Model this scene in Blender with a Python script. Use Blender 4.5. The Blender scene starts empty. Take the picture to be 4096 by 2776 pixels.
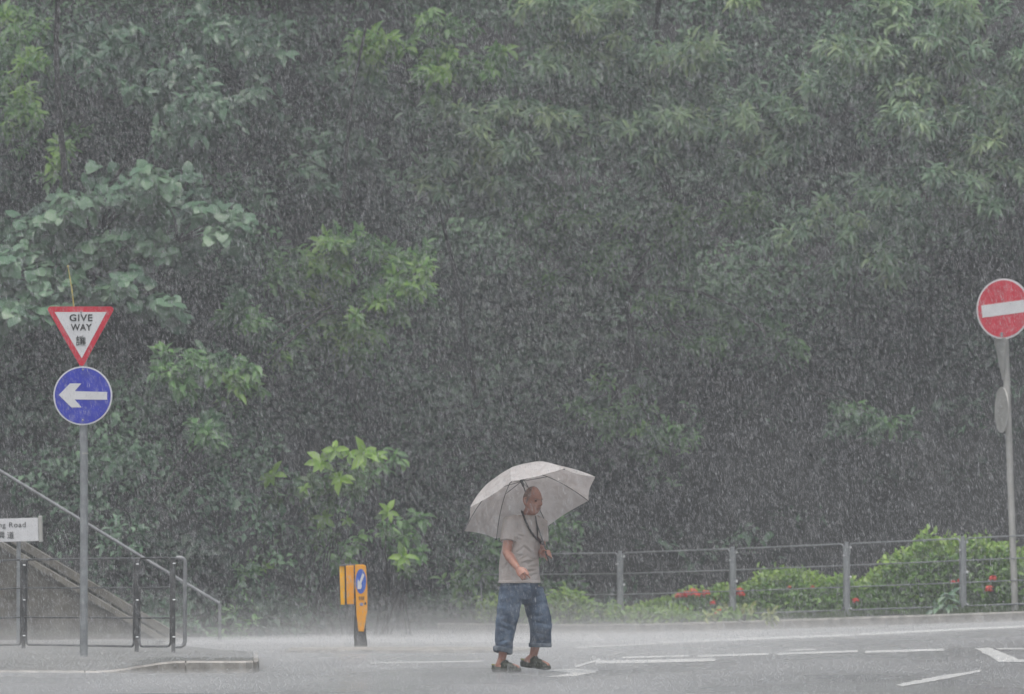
import bpy, bmesh, math, random
import numpy as np
from mathutils import Vector, Matrix, noise as mnoise

random.seed(7)
RNG = np.random.default_rng(11)
SC = bpy.context.scene
COL = SC.collection

# ------------------------------------------------------------------ camera, sky, sun, exposure
CAM_H = 1.1
F_PX = 22150.0                       # focal length in pixels of the 4096 px wide photograph
HORIZON = 2203.0
PITCH = math.atan((HORIZON - 1388.0) / F_PX)
cam = bpy.data.cameras.new('camera')
cam.sensor_width = 36.0
cam.lens = F_PX / 4096.0 * 36.0
cam.clip_start = 0.5
cam.clip_end = 600.0
cam.dof.use_dof = True
cam.dof.focus_distance = 51.0
cam.dof.aperture_fstop = 4.0
camo = bpy.data.objects.new('camera', cam)
COL.objects.link(camo)
camo.location = (0, 0, CAM_H)
camo.rotation_euler = (math.pi / 2 + PITCH, 0, 0)
SC.camera = camo

SUN_EL, SUN_AZ = math.radians(76), math.radians(200)
world = bpy.data.worlds.new('World')
SC.world = world
world.use_nodes = True
wn = world.node_tree.nodes
bg = wn['Background']
sky = wn.new('ShaderNodeTexSky')
sky.sky_type = 'NISHITA'
sky.sun_disc = False
sky.sun_elevation = SUN_EL
sky.sun_rotation = SUN_AZ
sky.dust_density = 5.0
sky.air_density = 2.0
hsv = wn.new('ShaderNodeHueSaturation')        # overcast: the cloud layer takes the blue out
hsv.inputs['Saturation'].default_value = 0.60
world.node_tree.links.new(sky.outputs[0], hsv.inputs['Color'])
world.node_tree.links.new(hsv.outputs[0], bg.inputs['Color'])
bg.inputs['Strength'].default_value = 0.12

sun = bpy.data.lights.new('sun', 'SUN')
sun.energy = 1.3
sun.angle = math.radians(50)
sun.color = (1.0, 0.985, 0.97)
suno = bpy.data.objects.new('sun', sun)
COL.objects.link(suno)
sd = Vector((math.sin(SUN_AZ) * math.cos(SUN_EL), math.cos(SUN_AZ) * math.cos(SUN_EL), math.sin(SUN_EL)))
suno.rotation_euler = (-sd).to_track_quat('-Z', 'Y').to_euler()
suno.location = (0, 0, 40)

SC.view_settings.view_transform = 'Standard'
SC.view_settings.look = 'None'
SC.view_settings.gamma = 1.0
SC.view_settings.exposure = 0.45
SC.render.engine = 'CYCLES'
SC.cycles.volume_bounces = 1
SC.cycles.max_bounces = 8
SC.cycles.transparent_max_bounces = 16
SC.cycles.use_denoising = True

# ------------------------------------------------------------------ photograph pixel -> place
CP, SP = math.cos(PITCH), math.sin(PITCH)

def ray(xs, ys):
    dx, dy = (xs - 2048.0) / F_PX, (1388.0 - ys) / F_PX
    return Vector((dx, CP - dy * SP, SP + dy * CP))

def at(xs, ys, depth):
    r = ray(xs, ys)
    k = depth / r.y
    return Vector((r.x * k, depth, CAM_H + r.z * k))

def sstep(t, a, b):
    t = min(max((t - a) / (b - a), 0.0), 1.0)
    return t * t * (3 - 2 * t)

def G(x, y):
    """height of the road"""
    s = 0.5 * ((x - 1.3) + math.sqrt((x - 1.3) ** 2 + 1.0)) - 0.2
    s = max(s, 0.0)
    return 0.043 * min(s, 12) * sstep(y, 40, 58) - 0.10 * sstep(y, 62, 80)

def on_ground(xs, ys, dz=0.0):
    r = ray(xs, ys)
    lo, hi = 30.0, 100.0
    for _ in range(60):
        m = 0.5 * (lo + hi)
        k = m / r.y
        if CAM_H + r.z * k > G(r.x * k, m) + dz:
            lo = m
        else:
            hi = m
    k = lo / r.y
    return Vector((r.x * k, lo, CAM_H + r.z * k))

def fence_y(x):
    return 80.0 - (x - 1.56) * 0.983

# ------------------------------------------------------------------ materials
def new_mat(name):
    m = bpy.data.materials.new(name)
    m.use_nodes = True
    return m, m.node_tree.nodes, m.node_tree.links, m.node_tree.nodes['Principled BSDF']

def mat(name, col, rough=0.5, var=0.15, scale=8.0, metal=0.0, bump=0.0, bscale=60.0, col2=None, spec=0.5, coat=0.0):
    m, n, l, p = new_mat(name)
    tc = n.new('ShaderNodeTexCoord')
    nz = n.new('ShaderNodeTexNoise')
    nz.inputs['Scale'].default_value = scale
    nz.inputs['Detail'].default_value = 6.0
    l.new(tc.outputs['Object'], nz.inputs['Vector'])
    rp = n.new('ShaderNodeValToRGB')
    c2 = col2 if col2 else tuple(min(1.0, c * (1 + var)) for c in col)
    c1 = col if col2 else tuple(c * (1 - var) for c in col)
    rp.color_ramp.elements[0].position = 0.35
    rp.color_ramp.elements[1].position = 0.65
    rp.color_ramp.elements[0].color = (*c1, 1)
    rp.color_ramp.elements[1].color = (*c2, 1)
    l.new(nz.outputs['Fac'], rp.inputs['Fac'])
    l.new(rp.outputs['Color'], p.inputs['Base Color'])
    p.inputs['Roughness'].default_value = rough
    p.inputs['Metallic'].default_value = metal
    p.inputs['Specular IOR Level'].default_value = spec
    if coat:
        p.inputs['Coat Weight'].default_value = coat
        p.inputs['Coat Roughness'].default_value = 0.15
    if bump:
        n2 = n.new('ShaderNodeTexNoise')
        n2.inputs['Scale'].default_value = bscale
        n2.inputs['Detail'].default_value = 5.0
        l.new(tc.outputs['Object'], n2.inputs['Vector'])
        b = n.new('ShaderNodeBump')
        b.inputs['Strength'].default_value = bump
        b.inputs['Distance'].default_value = 0.02
        l.new(n2.outputs['Fac'], b.inputs['Height'])
        l.new(b.outputs['Normal'], p.inputs['Normal'])
    return m

def leaf_mat(name, dark, mid, light, rough=0.4, trans=0.35):
    """wet leaf: colour by a per-leaf tint that also carries painted light and shade, some light through the blade"""
    m, n, l, p = new_mat(name)
    a = n.new('ShaderNodeAttribute')
    a.attribute_name = 'tint'
    rp = n.new('ShaderNodeValToRGB')
    e = rp.color_ramp.elements
    e[0].color = (*dark, 1)
    e[1].color = (*light, 1)
    x = e.new(0.5)
    x.color = (*mid, 1)
    l.new(a.outputs['Fac'], rp.inputs['Fac'])
    l.new(rp.outputs['Color'], p.inputs['Base Color'])
    p.inputs['Roughness'].default_value = rough
    t = n.new('ShaderNodeBsdfTranslucent')
    l.new(rp.outputs['Color'], t.inputs['Color'])
    mx = n.new('ShaderNodeMixShader')
    mx.inputs[0].default_value = trans
    l.new(p.outputs[0], mx.inputs[1])
    l.new(t.outputs[0], mx.inputs[2])
    l.new(mx.outputs[0], n['Material Output'].inputs['Surface'])
    return m

def vol_mat(name, density, col=(1, 1, 1), aniso=0.0):
    m = bpy.data.materials.new(name)
    m.use_nodes = True
    n, l = m.node_tree.nodes, m.node_tree.links
    n.remove(n['Principled BSDF'])
    v = n.new('ShaderNodeVolumePrincipled')
    v.inputs['Density'].default_value = density
    v.inputs['Color'].default_value = (*col, 1)
    v.inputs['Anisotropy'].default_value = aniso
    l.new(v.outputs[0], n['Material Output'].inputs['Volume'])
    return m

def asphalt_mat():
    m, n, l, p = new_mat('wet_asphalt')
    tc = n.new('ShaderNodeTexCoord')
    big = n.new('ShaderNodeTexNoise'); big.inputs['Scale'].default_value = 0.5; big.inputs['Detail'].default_value = 5
    mp = n.new('ShaderNodeMapping'); mp.inputs['Scale'].default_value = (1.0, 0.35, 1.0)
    l.new(tc.outputs['Object'], mp.inputs['Vector']); l.new(mp.outputs[0], big.inputs['Vector'])
    fine = n.new('ShaderNodeTexNoise'); fine.inputs['Scale'].default_value = 45; fine.inputs['Detail'].default_value = 4
    l.new(tc.outputs['Object'], fine.inputs['Vector'])
    rp = n.new('ShaderNodeValToRGB')
    rp.color_ramp.elements[0].color = (0.10, 0.10, 0.105, 1); rp.color_ramp.elements[0].position = 0.38
    rp.color_ramp.elements[1].color = (0.19, 0.19, 0.19, 1); rp.color_ramp.elements[1].position = 0.7
    mxv = n.new('ShaderNodeMath'); mxv.operation = 'MULTIPLY_ADD'
    mxv.inputs[1].default_value = 0.5; 
    l.new(fine.outputs['Fac'], mxv.inputs[0])
    h = n.new('ShaderNodeMath'); h.operation = 'MULTIPLY'; h.inputs[1].default_value = 0.5
    l.new(big.outputs['Fac'], h.inputs[0]); l.new(h.outputs[0], mxv.inputs[2])
    l.new(mxv.outputs[0], rp.inputs['Fac']); l.new(rp.outputs[0], p.inputs['Base Color'])
    rr = n.new('ShaderNodeMapRange'); rr.inputs['From Min'].default_value = 0.35; rr.inputs['From Max'].default_value = 0.65
    rr.inputs['To Min'].default_value = 0.16; rr.inputs['To Max'].default_value = 0.48
    l.new(big.outputs['Fac'], rr.inputs['Value']); l.new(rr.outputs[0], p.inputs['Roughness'])
    b = n.new('ShaderNodeBump'); b.inputs['Strength'].default_value = 0.5; b.inputs['Distance'].default_value = 0.012
    l.new(fine.outputs['Fac'], b.inputs['Height']); l.new(b.outputs[0], p.inputs['Normal'])
    return m

M = {}
M['asphalt'] = asphalt_mat()
M['pave'] = mat('wet_paving', (0.13, 0.128, 0.124), 0.4, 0.3, 3.0, bump=0.3, bscale=25)
M['kerb'] = mat('kerb_concrete', (0.27, 0.255, 0.235), 0.5, 0.35, 6.0, bump=0.3, bscale=40)
M['paint'] = mat('road_paint', (0.44, 0.44, 0.43), 0.45, 0.3, 14.0, bump=0.3, bscale=60)
M['soil'] = mat('dark_soil', (0.010, 0.011, 0.0115), 0.85, 0.5, 1.5, bump=0.6, bscale=8)
M['concrete'] = mat('stained_concrete', (0.065, 0.060, 0.050), 0.6, 0.3, 4.0, bump=0.3, bscale=25, col2=(0.13, 0.122, 0.104))
M['mossy'] = mat('mossy_concrete', (0.035, 0.042, 0.030), 0.7, 0.4, 5.0, bump=0.5, bscale=18, col2=(0.085, 0.085, 0.065))
M['coping'] = mat('pale_coping', (0.16, 0.148, 0.125), 0.5, 0.25, 6.0, bump=0.2)
M['galv'] = mat('galvanised_steel', (0.27, 0.285, 0.30), 0.42, 0.15, 10.0, metal=0.35)
M['galv_mid'] = mat('dull_wet_steel', (0.24, 0.245, 0.255), 0.45, 0.2, 10.0, metal=0.3)
M['galv_dark'] = mat('dark_wet_steel', (0.085, 0.087, 0.09), 0.35, 0.3, 10.0, metal=0.3)
M['galv_back'] = mat('sign_back_alloy', (0.42, 0.41, 0.39), 0.5, 0.12, 6.0, metal=0.2)
M['white'] = mat('sign_white', (0.66, 0.66, 0.68), 0.35, 0.05, 6.0)
M['refl'] = mat('white_reflector', (0.85, 0.86, 0.88), 0.25, 0.03, 6.0)
M['red'] = mat('sign_red', (0.56, 0.012, 0.04), 0.35, 0.10, 9.0)
M['blue'] = mat('sign_blue', (0.022, 0.035, 0.42), 0.35, 0.10, 9.0)
M['black'] = mat('sign_black', (0.02, 0.02, 0.021), 0.4, 0.1, 9.0)
M['amber'] = mat('amber_plastic', (0.80, 0.34, 0.010), 0.4, 0.06, 6.0)
M['yellow'] = mat('yellow_plastic', (0.95, 0.47, 0.004), 0.4, 0.05, 6.0)
M['bluedisc'] = mat('bollard_blue', (0.03, 0.11, 0.50), 0.35, 0.08, 8.0)
M['sticker'] = mat('bollard_sticker', (0.42, 0.19, 0.03), 0.5, 0.3, 60.0)
M['badge'] = mat('bollard_badge', (0.20, 0.22, 0.36), 0.4, 0.3, 40.0)
M['rubber'] = mat('black_rubber', (0.018, 0.018, 0.018), 0.45, 0.2, 12.0)
M['skin'] = mat('weathered_skin', (0.35, 0.16, 0.118), 0.40, 0.2, 16.0, bump=0.15, bscale=90, col2=(0.46, 0.24, 0.18))
M['hair'] = mat('cropped_grey_hair', (0.23, 0.15, 0.125), 0.7, 0.3, 70.0, bump=0.6, bscale=160)
M['lips'] = mat('dark_lips', (0.16, 0.06, 0.05), 0.5, 0.2, 30.0)
M['eye'] = mat('dark_eye', (0.02, 0.016, 0.014), 0.2, 0.1, 20.0)
M['shirt'] = mat('taupe_jersey', (0.41, 0.35, 0.322), 0.8, 0.10, 7.0, bump=0.25, bscale=45, col2=(0.50, 0.445, 0.42))
M['strap'] = mat('dark_strap', (0.028, 0.022, 0.022), 0.6, 0.2, 20.0)
M['pouch'] = mat('brown_fob', (0.07, 0.03, 0.03), 0.5, 0.2, 20.0)
M['denim'] = mat('faded_denim', (0.036, 0.056, 0.095), 0.7, 0.3, 6.0, bump=0.35, bscale=70, col2=(0.115, 0.165, 0.24))
M['cuff'] = mat('pale_denim_cuff', (0.09, 0.115, 0.15), 0.8, 0.2, 18.0, bump=0.2, bscale=90, col2=(0.17, 0.20, 0.24))
M['clog'] = mat('olive_clog', (0.035, 0.04, 0.026), 0.4, 0.3, 30.0, bump=0.4, bscale=60)
M['clog_lining'] = mat('clog_lining', (0.26, 0.25, 0.06), 0.5, 0.2, 25.0)
M['metal'] = mat('umbrella_steel', (0.07, 0.07, 0.072), 0.35, 0.1, 20.0, metal=0.5)
M['bark'] = mat('wet_bark', (0.022, 0.02, 0.018), 0.6, 0.4, 7.0, bump=0.6, bscale=20)
M['stick'] = mat('yellow_stick', (0.42, 0.36, 0.09), 0.6, 0.2, 12.0)
M['flower'] = mat('red_blossom', (0.85, 0.055, 0.03), 0.5, 0.25, 40.0)
M['flower_orange'] = mat('orange_blossom', (0.66, 0.10, 0.02), 0.5, 0.25, 40.0)

def canopy_mat():
    m, n, l, p = new_mat('taupe_umbrella_cloth')
    tc = n.new('ShaderNodeTexCoord')
    nz = n.new('ShaderNodeTexNoise'); nz.inputs['Scale'].default_value = 9; nz.inputs['Detail'].default_value = 8; nz.inputs['Distortion'].default_value = 1.2
    l.new(tc.outputs['Object'], nz.inputs['Vector'])
    rp = n.new('ShaderNodeValToRGB')
    rp.color_ramp.elements[0].color = (0.67, 0.635, 0.62, 1); rp.color_ramp.elements[0].position = 0.38
    rp.color_ramp.elements[1].color = (0.77, 0.745, 0.735, 1); rp.color_ramp.elements[1].position = 0.62
    l.new(nz.outputs['Fac'], rp.inputs['Fac']); l.new(rp.outputs[0], p.inputs['Base Color'])
    p.inputs['Roughness'].default_value = 0.35
    t = n.new('ShaderNodeBsdfTranslucent'); l.new(rp.outputs[0], t.inputs['Color'])
    mx = n.new('ShaderNodeMixShader'); mx.inputs[0].default_value = 0.58
    l.new(p.outputs[0], mx.inputs[1]); l.new(t.outputs[0], mx.inputs[2])
    l.new(mx.outputs[0], n['Material Output'].inputs['Surface'])
    b = n.new('ShaderNodeBump'); b.inputs['Strength'].default_value = 0.2; b.inputs['Distance'].default_value = 0.01
    l.new(nz.outputs['Fac'], b.inputs['Height']); l.new(b.outputs[0], p.inputs['Normal'])
    return m
M['canopy'] = canopy_mat()

M['leaf_right'] = leaf_mat('drooping_leaflets', (0.065, 0.13, 0.08), (0.27, 0.43, 0.27), (0.50, 0.62, 0.30), 0.33, 0.3)
M['leaf_big'] = leaf_mat('broad_grey_green_leaves', (0.045, 0.10, 0.06), (0.13, 0.24, 0.145), (0.19, 0.31, 0.18), 0.32, 0.25)
M['leaf_lime'] = leaf_mat('yellow_green_leaves', (0.055, 0.13, 0.06), (0.16, 0.33, 0.105), (0.30, 0.50, 0.10), 0.36, 0.4)
M['leaf_dark'] = leaf_mat('dark_wood_leaves', (0.010, 0.026, 0.016), (0.06, 0.135, 0.072), (0.20, 0.36, 0.18), 0.52, 0.25)
M['leaf_rosette'] = leaf_mat('lime_whorl_leaves', (0.06, 0.13, 0.03), (0.23, 0.42, 0.065), (0.34, 0.54, 0.08), 0.4, 0.45)
M['leaf_shrub'] = leaf_mat('glossy_shrub_leaves', (0.055, 0.12, 0.035), (0.17, 0.33, 0.065), (0.36, 0.51, 0.095), 0.35, 0.3)
M['leaf_pale'] = leaf_mat('variegated_leaves', (0.10, 0.17, 0.06), (0.30, 0.36, 0.12), (0.46, 0.48, 0.20), 0.4, 0.3)
M['grass'] = leaf_mat('verge_grass', (0.04, 0.08, 0.02), (0.07, 0.13, 0.03), (0.12, 0.19, 0.05), 0.45, 0.3)

# ------------------------------------------------------------------ object helpers
def link(o, parent=None):
    COL.objects.link(o)
    if parent is not None:
        o.parent = parent
        if parent.parent is None:
            o.matrix_parent_inverse = Matrix.Translation(parent.location).inverted() if False else Matrix()
    return o

def tag(o, label=None, cat=None, group=None, kind=None):
    if label: o['label'] = label
    if cat: o['category'] = cat
    if group: o['group'] = group
    if kind: o['kind'] = kind
    return o

def thing(name, label, cat, loc=(0, 0, 0), group=None):
    o = bpy.data.objects.new(name, None)
    COL.objects.link(o)
    o.empty_display_size = 0.1
    o.location = loc
    return tag(o, label, cat, group)

class MB:
    """collects shapes in world coordinates and links them as one mesh object"""
    def __init__(s):
        s.v, s.f = [], []
    def add(s, vs, fs):
        b = len(s.v)
        s.v += [tuple(v) for v in vs]
        s.f += [tuple(i + b for i in f) for f in fs]
        return s
    def box(s, c, hx, hy, hz, ax=None):
        """box at c; ax = (X, Y, Z) unit axes"""
        c = Vector(c)
        X, Y, Z = ax if ax else (Vector((1, 0, 0)), Vector((0, 1, 0)), Vector((0, 0, 1)))
        vs = [c + X * (hx * i) + Y * (hy * j) + Z * (hz * k) for k in (-1, 1) for j in (-1, 1) for i in (-1, 1)]
        return s.add(vs, [(0, 2, 3, 1), (4, 5, 7, 6), (0, 1, 5, 4), (2, 6, 7, 3), (0, 4, 6, 2), (1, 3, 7, 5)])
    def prism(s, pts, d):
        """closed outline pts (world) pushed along vector d"""
        n = len(pts)
        d = Vector(d)
        vs = [Vector(p) for p in pts] + [Vector(p) + d for p in pts]
        fs = [tuple(range(n))[::-1], tuple(range(n, 2 * n))]
        fs += [(i, (i + 1) % n, n + (i + 1) % n, n + i) for i in range(n)]
        return s.add(vs, fs)
    def secs(s, sections, seg=20, cap=True, power=1.0):
        """loft of rings: (centre, U, V)"""
        b = len(s.v)
        for c, U, V in sections:
            c, U, V = Vector(c), Vector(U), Vector(V)
            for i in range(seg):
                a = 2 * math.pi * i / seg
                ca, sa = math.cos(a), math.sin(a)
                if power != 1.0:
                    ca = math.copysign(abs(ca) ** power, ca)
                    sa = math.copysign(abs(sa) ** power, sa)
                s.v.append(tuple(c + U * ca + V * sa))
        m = len(sections)
        for k in range(m - 1):
            for i in range(seg):
                j = (i + 1) % seg
                s.f.append((b + k * seg + i, b + k * seg + j, b + (k + 1) * seg + j, b + (k + 1) * seg + i))
        if cap:
            s.f.append(tuple(b + i for i in range(seg))[::-1])
            s.f.append(tuple(b + (m - 1) * seg + i for i in range(seg)))
        return s
    def tube(s, pts, r, seg=10, round_ends=False, up=None):
        """tube through pts; r number, list, or list of (a, b)"""
        pts = [Vector(p) for p in pts]
        n = len(pts)
        rs = [r] * n if not isinstance(r, (list, tuple)) else list(r)
        rs = [(q, q) if not isinstance(q, (list, tuple)) else q for q in rs]
        t = [(pts[min(i + 1, n - 1)] - pts[max(i - 1, 0)]).normalized() for i in range(n)]
        ref = Vector(up) if up else (Vector((0, 0, 1)) if abs(t[0].z) < 0.9 else Vector((0, 1, 0)))
        U = ref.cross(t[0]).normalized()
        out = []
        for i in range(n):
            U = (U - t[i] * U.dot(t[i])).normalized()
            V = t[i].cross(U)
            a, bb = rs[i]
            if round_ends and i == 0:
                for q in (0.25, 0.7):
                    h = math.sqrt(1 - (1 - q) ** 2)
                    out.append((pts[0] - t[0] * (a * (1 - q)), U * a * h, V * bb * h))
            out.append((pts[i], U * a, V * bb))
            if round_ends and i == n - 1:
                for q in (0.7, 0.25):
                    h = math.sqrt(1 - (1 - q) ** 2)
                    out.append((pts[i] + t[i] * (a * (1 - q)), U * a * h, V * bb * h))
        return s.secs(out, seg)
    def ball(s, c, rx, ry=None, rz=None, n=10):
        ry = rx if ry is None else ry
        rz = rx if rz is None else rz
        c = Vector(c)
        out = []
        for k in range(n + 1):
            a = math.pi * (k + 0.02) / (n + 0.04)
            h = max(math.sin(a), 0.02)
            out.append((c - Vector((0, 0, rz * math.cos(a))), Vector((rx * h, 0, 0)), Vector((0, ry * h, 0))))
        return s.secs(out, 2 * n)
    def mesh(s, name, smooth=True):
        me = bpy.data.meshes.new(name)
        me.from_pydata(s.v, [], s.f)
        me.update()
        if smooth:
            me.polygons.foreach_set('use_smooth', [True] * len(me.polygons))
        return me
    def build(s, name, m, parent=None, smooth=False, bevel=0.0, auto=True):
        me = s.mesh(name, smooth)
        bm = bmesh.new(); bm.from_mesh(me)
        bmesh.ops.recalc_face_normals(bm, faces=bm.faces)
        if bevel:
            es = [e for e in bm.edges if len(e.link_faces) == 2 and e.calc_face_angle(0) > 0.6]
            bmesh.ops.bevel(bm, geom=es, offset=bevel, segments=2, affect='EDGES', profile=0.6)
        bm.to_mesh(me); bm.free()
        if smooth:
            me.polygons.foreach_set('use_smooth', [True] * len(me.polygons))
            me.set_sharp_from_angle(angle=math.radians(40))
        return put(name, me, m, parent)

def put(name, me, m, parent=None):
    """object whose mesh holds world coordinates; under a parent it is shifted by the parent's place"""
    if m is not None:
        me.materials.append(m)
    o = bpy.data.objects.new(name, me)
    COL.objects.link(o)
    if parent is not None:
        w = Vector(parent.location)
        q = parent.parent
        while q is not None:
            w += Vector(q.location); q = q.parent
        me.transform(Matrix.Translation(-w))
        o.parent = parent
    return o

def rebase(o):
    """move a top-level mesh object's origin to its base"""
    me = o.data
    n = len(me.vertices)
    co = np.empty(n * 3); me.vertices.foreach_get('co', co); co = co.reshape(-1, 3)
    c = Vector(((co[:, 0].min() + co[:, 0].max()) / 2, (co[:, 1].min() + co[:, 1].max()) / 2, co[:, 2].min()))
    me.transform(Matrix.Translation(-c)); o.location = c
    return o

def remesh(mb, name, voxel, smooth=4, factor=0.5):
    me = mb.mesh(name)
    bm = bmesh.new(); bm.from_mesh(me); bmesh.ops.recalc_face_normals(bm, faces=bm.faces); bm.to_mesh(me); bm.free()
    o = bpy.data.objects.new(name, me); COL.objects.link(o)
    r = o.modifiers.new('r', 'REMESH'); r.mode = 'VOXEL'; r.voxel_size = voxel
    sm = o.modifiers.new('s', 'SMOOTH'); sm.factor = factor; sm.iterations = smooth
    dg = bpy.context.evaluated_depsgraph_get()
    out = bpy.data.meshes.new_from_object(o.evaluated_get(dg))
    out.name = name
    bpy.data.objects.remove(o)
    out.polygons.foreach_set('use_smooth', [True] * len(out.polygons))
    return out

def get_co(me):
    co = np.empty(len(me.vertices) * 3); me.vertices.foreach_get('co', co); return co.reshape(-1, 3)

def set_co(me, co):
    me.vertices.foreach_set('co', co.ravel()); me.update()

def normals(me):
    n = np.empty(len(me.vertices) * 3); me.vertices.foreach_get('normal', n); return n.reshape(-1, 3)

def circle(c, r, X, Z, n=48):
    return [Vector(c) + X * (r * math.cos(2 * math.pi * i / n)) + Z * (r * math.sin(2 * math.pi * i / n)) for i in range(n)]

def text_part(name, body, m, parent, centre, X, Z, size, depth=0.002, align='CENTER', spacing=1.0, bold=0.0, fit=None):
    cu = bpy.data.curves.new(name, 'FONT')
    cu.body = body
    cu.size = size
    cu.align_x = align
    cu.align_y = 'CENTER'
    cu.space_character = spacing
    cu.extrude = depth
    cu.offset = bold
    o = bpy.data.objects.new(name, cu); COL.objects.link(o)
    dg = bpy.context.evaluated_depsgraph_get()
    me = bpy.data.meshes.new_from_object(o.evaluated_get(dg))
    bpy.data.objects.remove(o)
    Y = Z.cross(X)
    if fit:
        co = get_co(me)
        if len(co):
            lo, hi = co.min(0), co.max(0)
            mid = (lo + hi) / 2
            sx = fit[0] / max(hi[0] - lo[0], 1e-6) if fit[0] else None
            sy = fit[1] / max(hi[1] - lo[1], 1e-6)
            sx = sx or sy
            co[:, 0] = (co[:, 0] - mid[0]) * sx
            co[:, 1] = (co[:, 1] - mid[1]) * sy
            set_co(me, co)
    mt = Matrix(((X.x, Z.x, -Y.x, centre[0]), (X.y, Z.y, -Y.y, centre[1]), (X.z, Z.z, -Y.z, centre[2]), (0, 0, 0, 1)))
    me.transform(mt)
    return put(name, me, m, parent)

# ------------------------------------------------------------------ leaves
def unit(a):
    return a / np.maximum(np.linalg.norm(a, axis=-1, keepdims=True), 1e-9)

T_LEAF = (np.array([[0, 0, 0], [-.42, .34, .10], [0, .36, 0], [.42, .34, .10], [-.36, .68, .06], [0, .70, -.05], [.36, .68, .06], [0, 1, -.18]]),
          [(0, 2, 1), (0, 3, 2), (1, 2, 5, 4), (2, 3, 6, 5), (4, 5, 7), (5, 6, 7)])
T_KITE = (np.array([[0, 0, 0], [-.5, .45, .10], [.5, .45, .10], [0, 1, -.12], [0, .5, 0]]),
          [(0, 4, 1), (0, 2, 4), (1, 4, 3), (4, 2, 3)])
T_ROUND = (np.array([[0, .12, .02], [-.38, .02, .05], [-.52, .38, .0], [-.36, .74, -.06], [0, 1, -.2], [.36, .74, -.06], [.52, .38, .0], [.38, .02, .05], [0, .45, .07]]),
           [(8, 1, 0), (8, 2, 1), (8, 3, 2), (8, 4, 3), (8, 5, 4), (8, 6, 5), (8, 7, 6), (8, 0, 7)])
T_BLADE = (np.array([[-.5, 0, 0], [.5, 0, 0], [.35, .55, .03], [-.35, .55, .03], [0, 1, .18]]), [(0, 1, 2, 3), (3, 2, 4)])

def leaf_mesh(name, base, direc, normal, length, width, tint, tpl):
    """one mesh of many leaves; base, direc, normal (n,3); length, width, tint (n,)"""
    T, F = tpl
    d = unit(direc)
    n = unit(normal - d * (normal * d).sum(1, keepdims=True))
    s = np.cross(d, n)
    k = len(T)
    V = (base[:, None, :] + s[:, None, :] * (T[None, :, 0:1] * width[:, None, None])
         + d[:, None, :] * (T[None, :, 1:2] * length[:, None, None]) + n[:, None, :] * (T[None, :, 2:3] * length[:, None, None]))
    N = len(base)
    V = V.reshape(-1, 3)
    loops = np.concatenate([np.array(f) for f in F])
    sizes = np.array([len(f) for f in F])
    L = (loops[None, :] + (np.arange(N) * k)[:, None]).ravel()
    S = np.tile(sizes, N)
    me = bpy.data.meshes.new(name)
    me.vertices.add(len(V)); me.vertices.foreach_set('co', V.ravel().astype(np.float32))
    me.loops.add(len(L)); me.loops.foreach_set('vertex_index', L.astype(np.int32))
    me.polygons.add(len(S))
    st = np.concatenate([[0], np.cumsum(S)[:-1]])
    me.polygons.foreach_set('loop_start', st.astype(np.int32))
    me.update(calc_edges=True)
    me.validate()
    at_ = me.attributes.new('tint', 'FLOAT', 'POINT')
    at_.data.foreach_set('value', np.repeat(tint, k).astype(np.float32))
    return me

class Leaves:
    def __init__(s): s.b, s.d, s.n, s.l, s.w, s.t = [], [], [], [], [], []
    def add(s, b, d, n, l, w, t):
        s.b.append(b); s.d.append(d); s.n.append(n); s.l.append(l); s.w.append(w); s.t.append(t)
    def build(s, name, m, parent, tpl):
        me = leaf_mesh(name, np.concatenate(s.b), np.concatenate(s.d), np.concatenate(s.n), np.concatenate(s.l), np.concatenate(s.w),
                       np.clip(np.concatenate(s.t), 0, 1), tpl)
        return put(name, me, m, parent)

TO_CAM = np.array([0, -1.0, 0])

def clump(L, c, r, n_sprays, per, ll, lw, tint, droop=0.5, flat=0.6, spread=1.0, out=None):
    """leafy twigs inside a flattened blob at c: each twig carries 'per' leaves along its outer half"""
    c = np.array(c)
    p = RNG.normal(size=(n_sprays, 3)); p = unit(p) * (RNG.random((n_sprays, 1)) ** 0.45)
    p = p * np.array([r, r * 0.8, r * flat])
    o = unit(p + np.array([0, -0.35 * r, 0.25 * r]) + RNG.normal(size=p.shape) * 0.35 * r)
    cen = c + p
    tt = tint + RNG.normal(size=n_sprays) * 0.13
    for i in range(n_sprays):
        ax = unit(o[i] * 0.8 + np.array([0, -0.2, 0.05]) + RNG.normal(size=3) * 0.2)
        a = RNG.normal(size=3); u = unit(np.cross(ax, a)); v = np.cross(ax, u)
        th = 2.4 * np.arange(per) + RNG.random(per) * 0.8
        t = np.linspace(-0.7, 0.25, per) + RNG.normal(size=per) * 0.05
        b = cen[i] + ax[None, :] * (t * ll)[:, None] - np.array([0, 0, 1.0]) * (0.25 * ll * (t + .7) ** 2)[:, None]
        d = (np.cos(th)[:, None] * u + np.sin(th)[:, None] * v) * spread * 0.85 + ax * (0.55 + 0.5 * RNG.random((per, 1)))
        d = unit(d + np.array([0, 0, -droop]) + RNG.normal(size=(per, 3)) * 0.22)
        nn = unit(np.tile(ax, (per, 1)) * 0.4 + np.array([0, -0.40, 0.85]) + RNG.normal(size=(per, 3)) * 0.3)
        l = ll * (0.6 + 0.65 * RNG.random(per))
        L.add(b, d, nn, l, l * (lw / ll) * (0.8 + 0.4 * RNG.random(per)), np.full(per, tt[i]) + RNG.normal(size=per) * 0.07)

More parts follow.
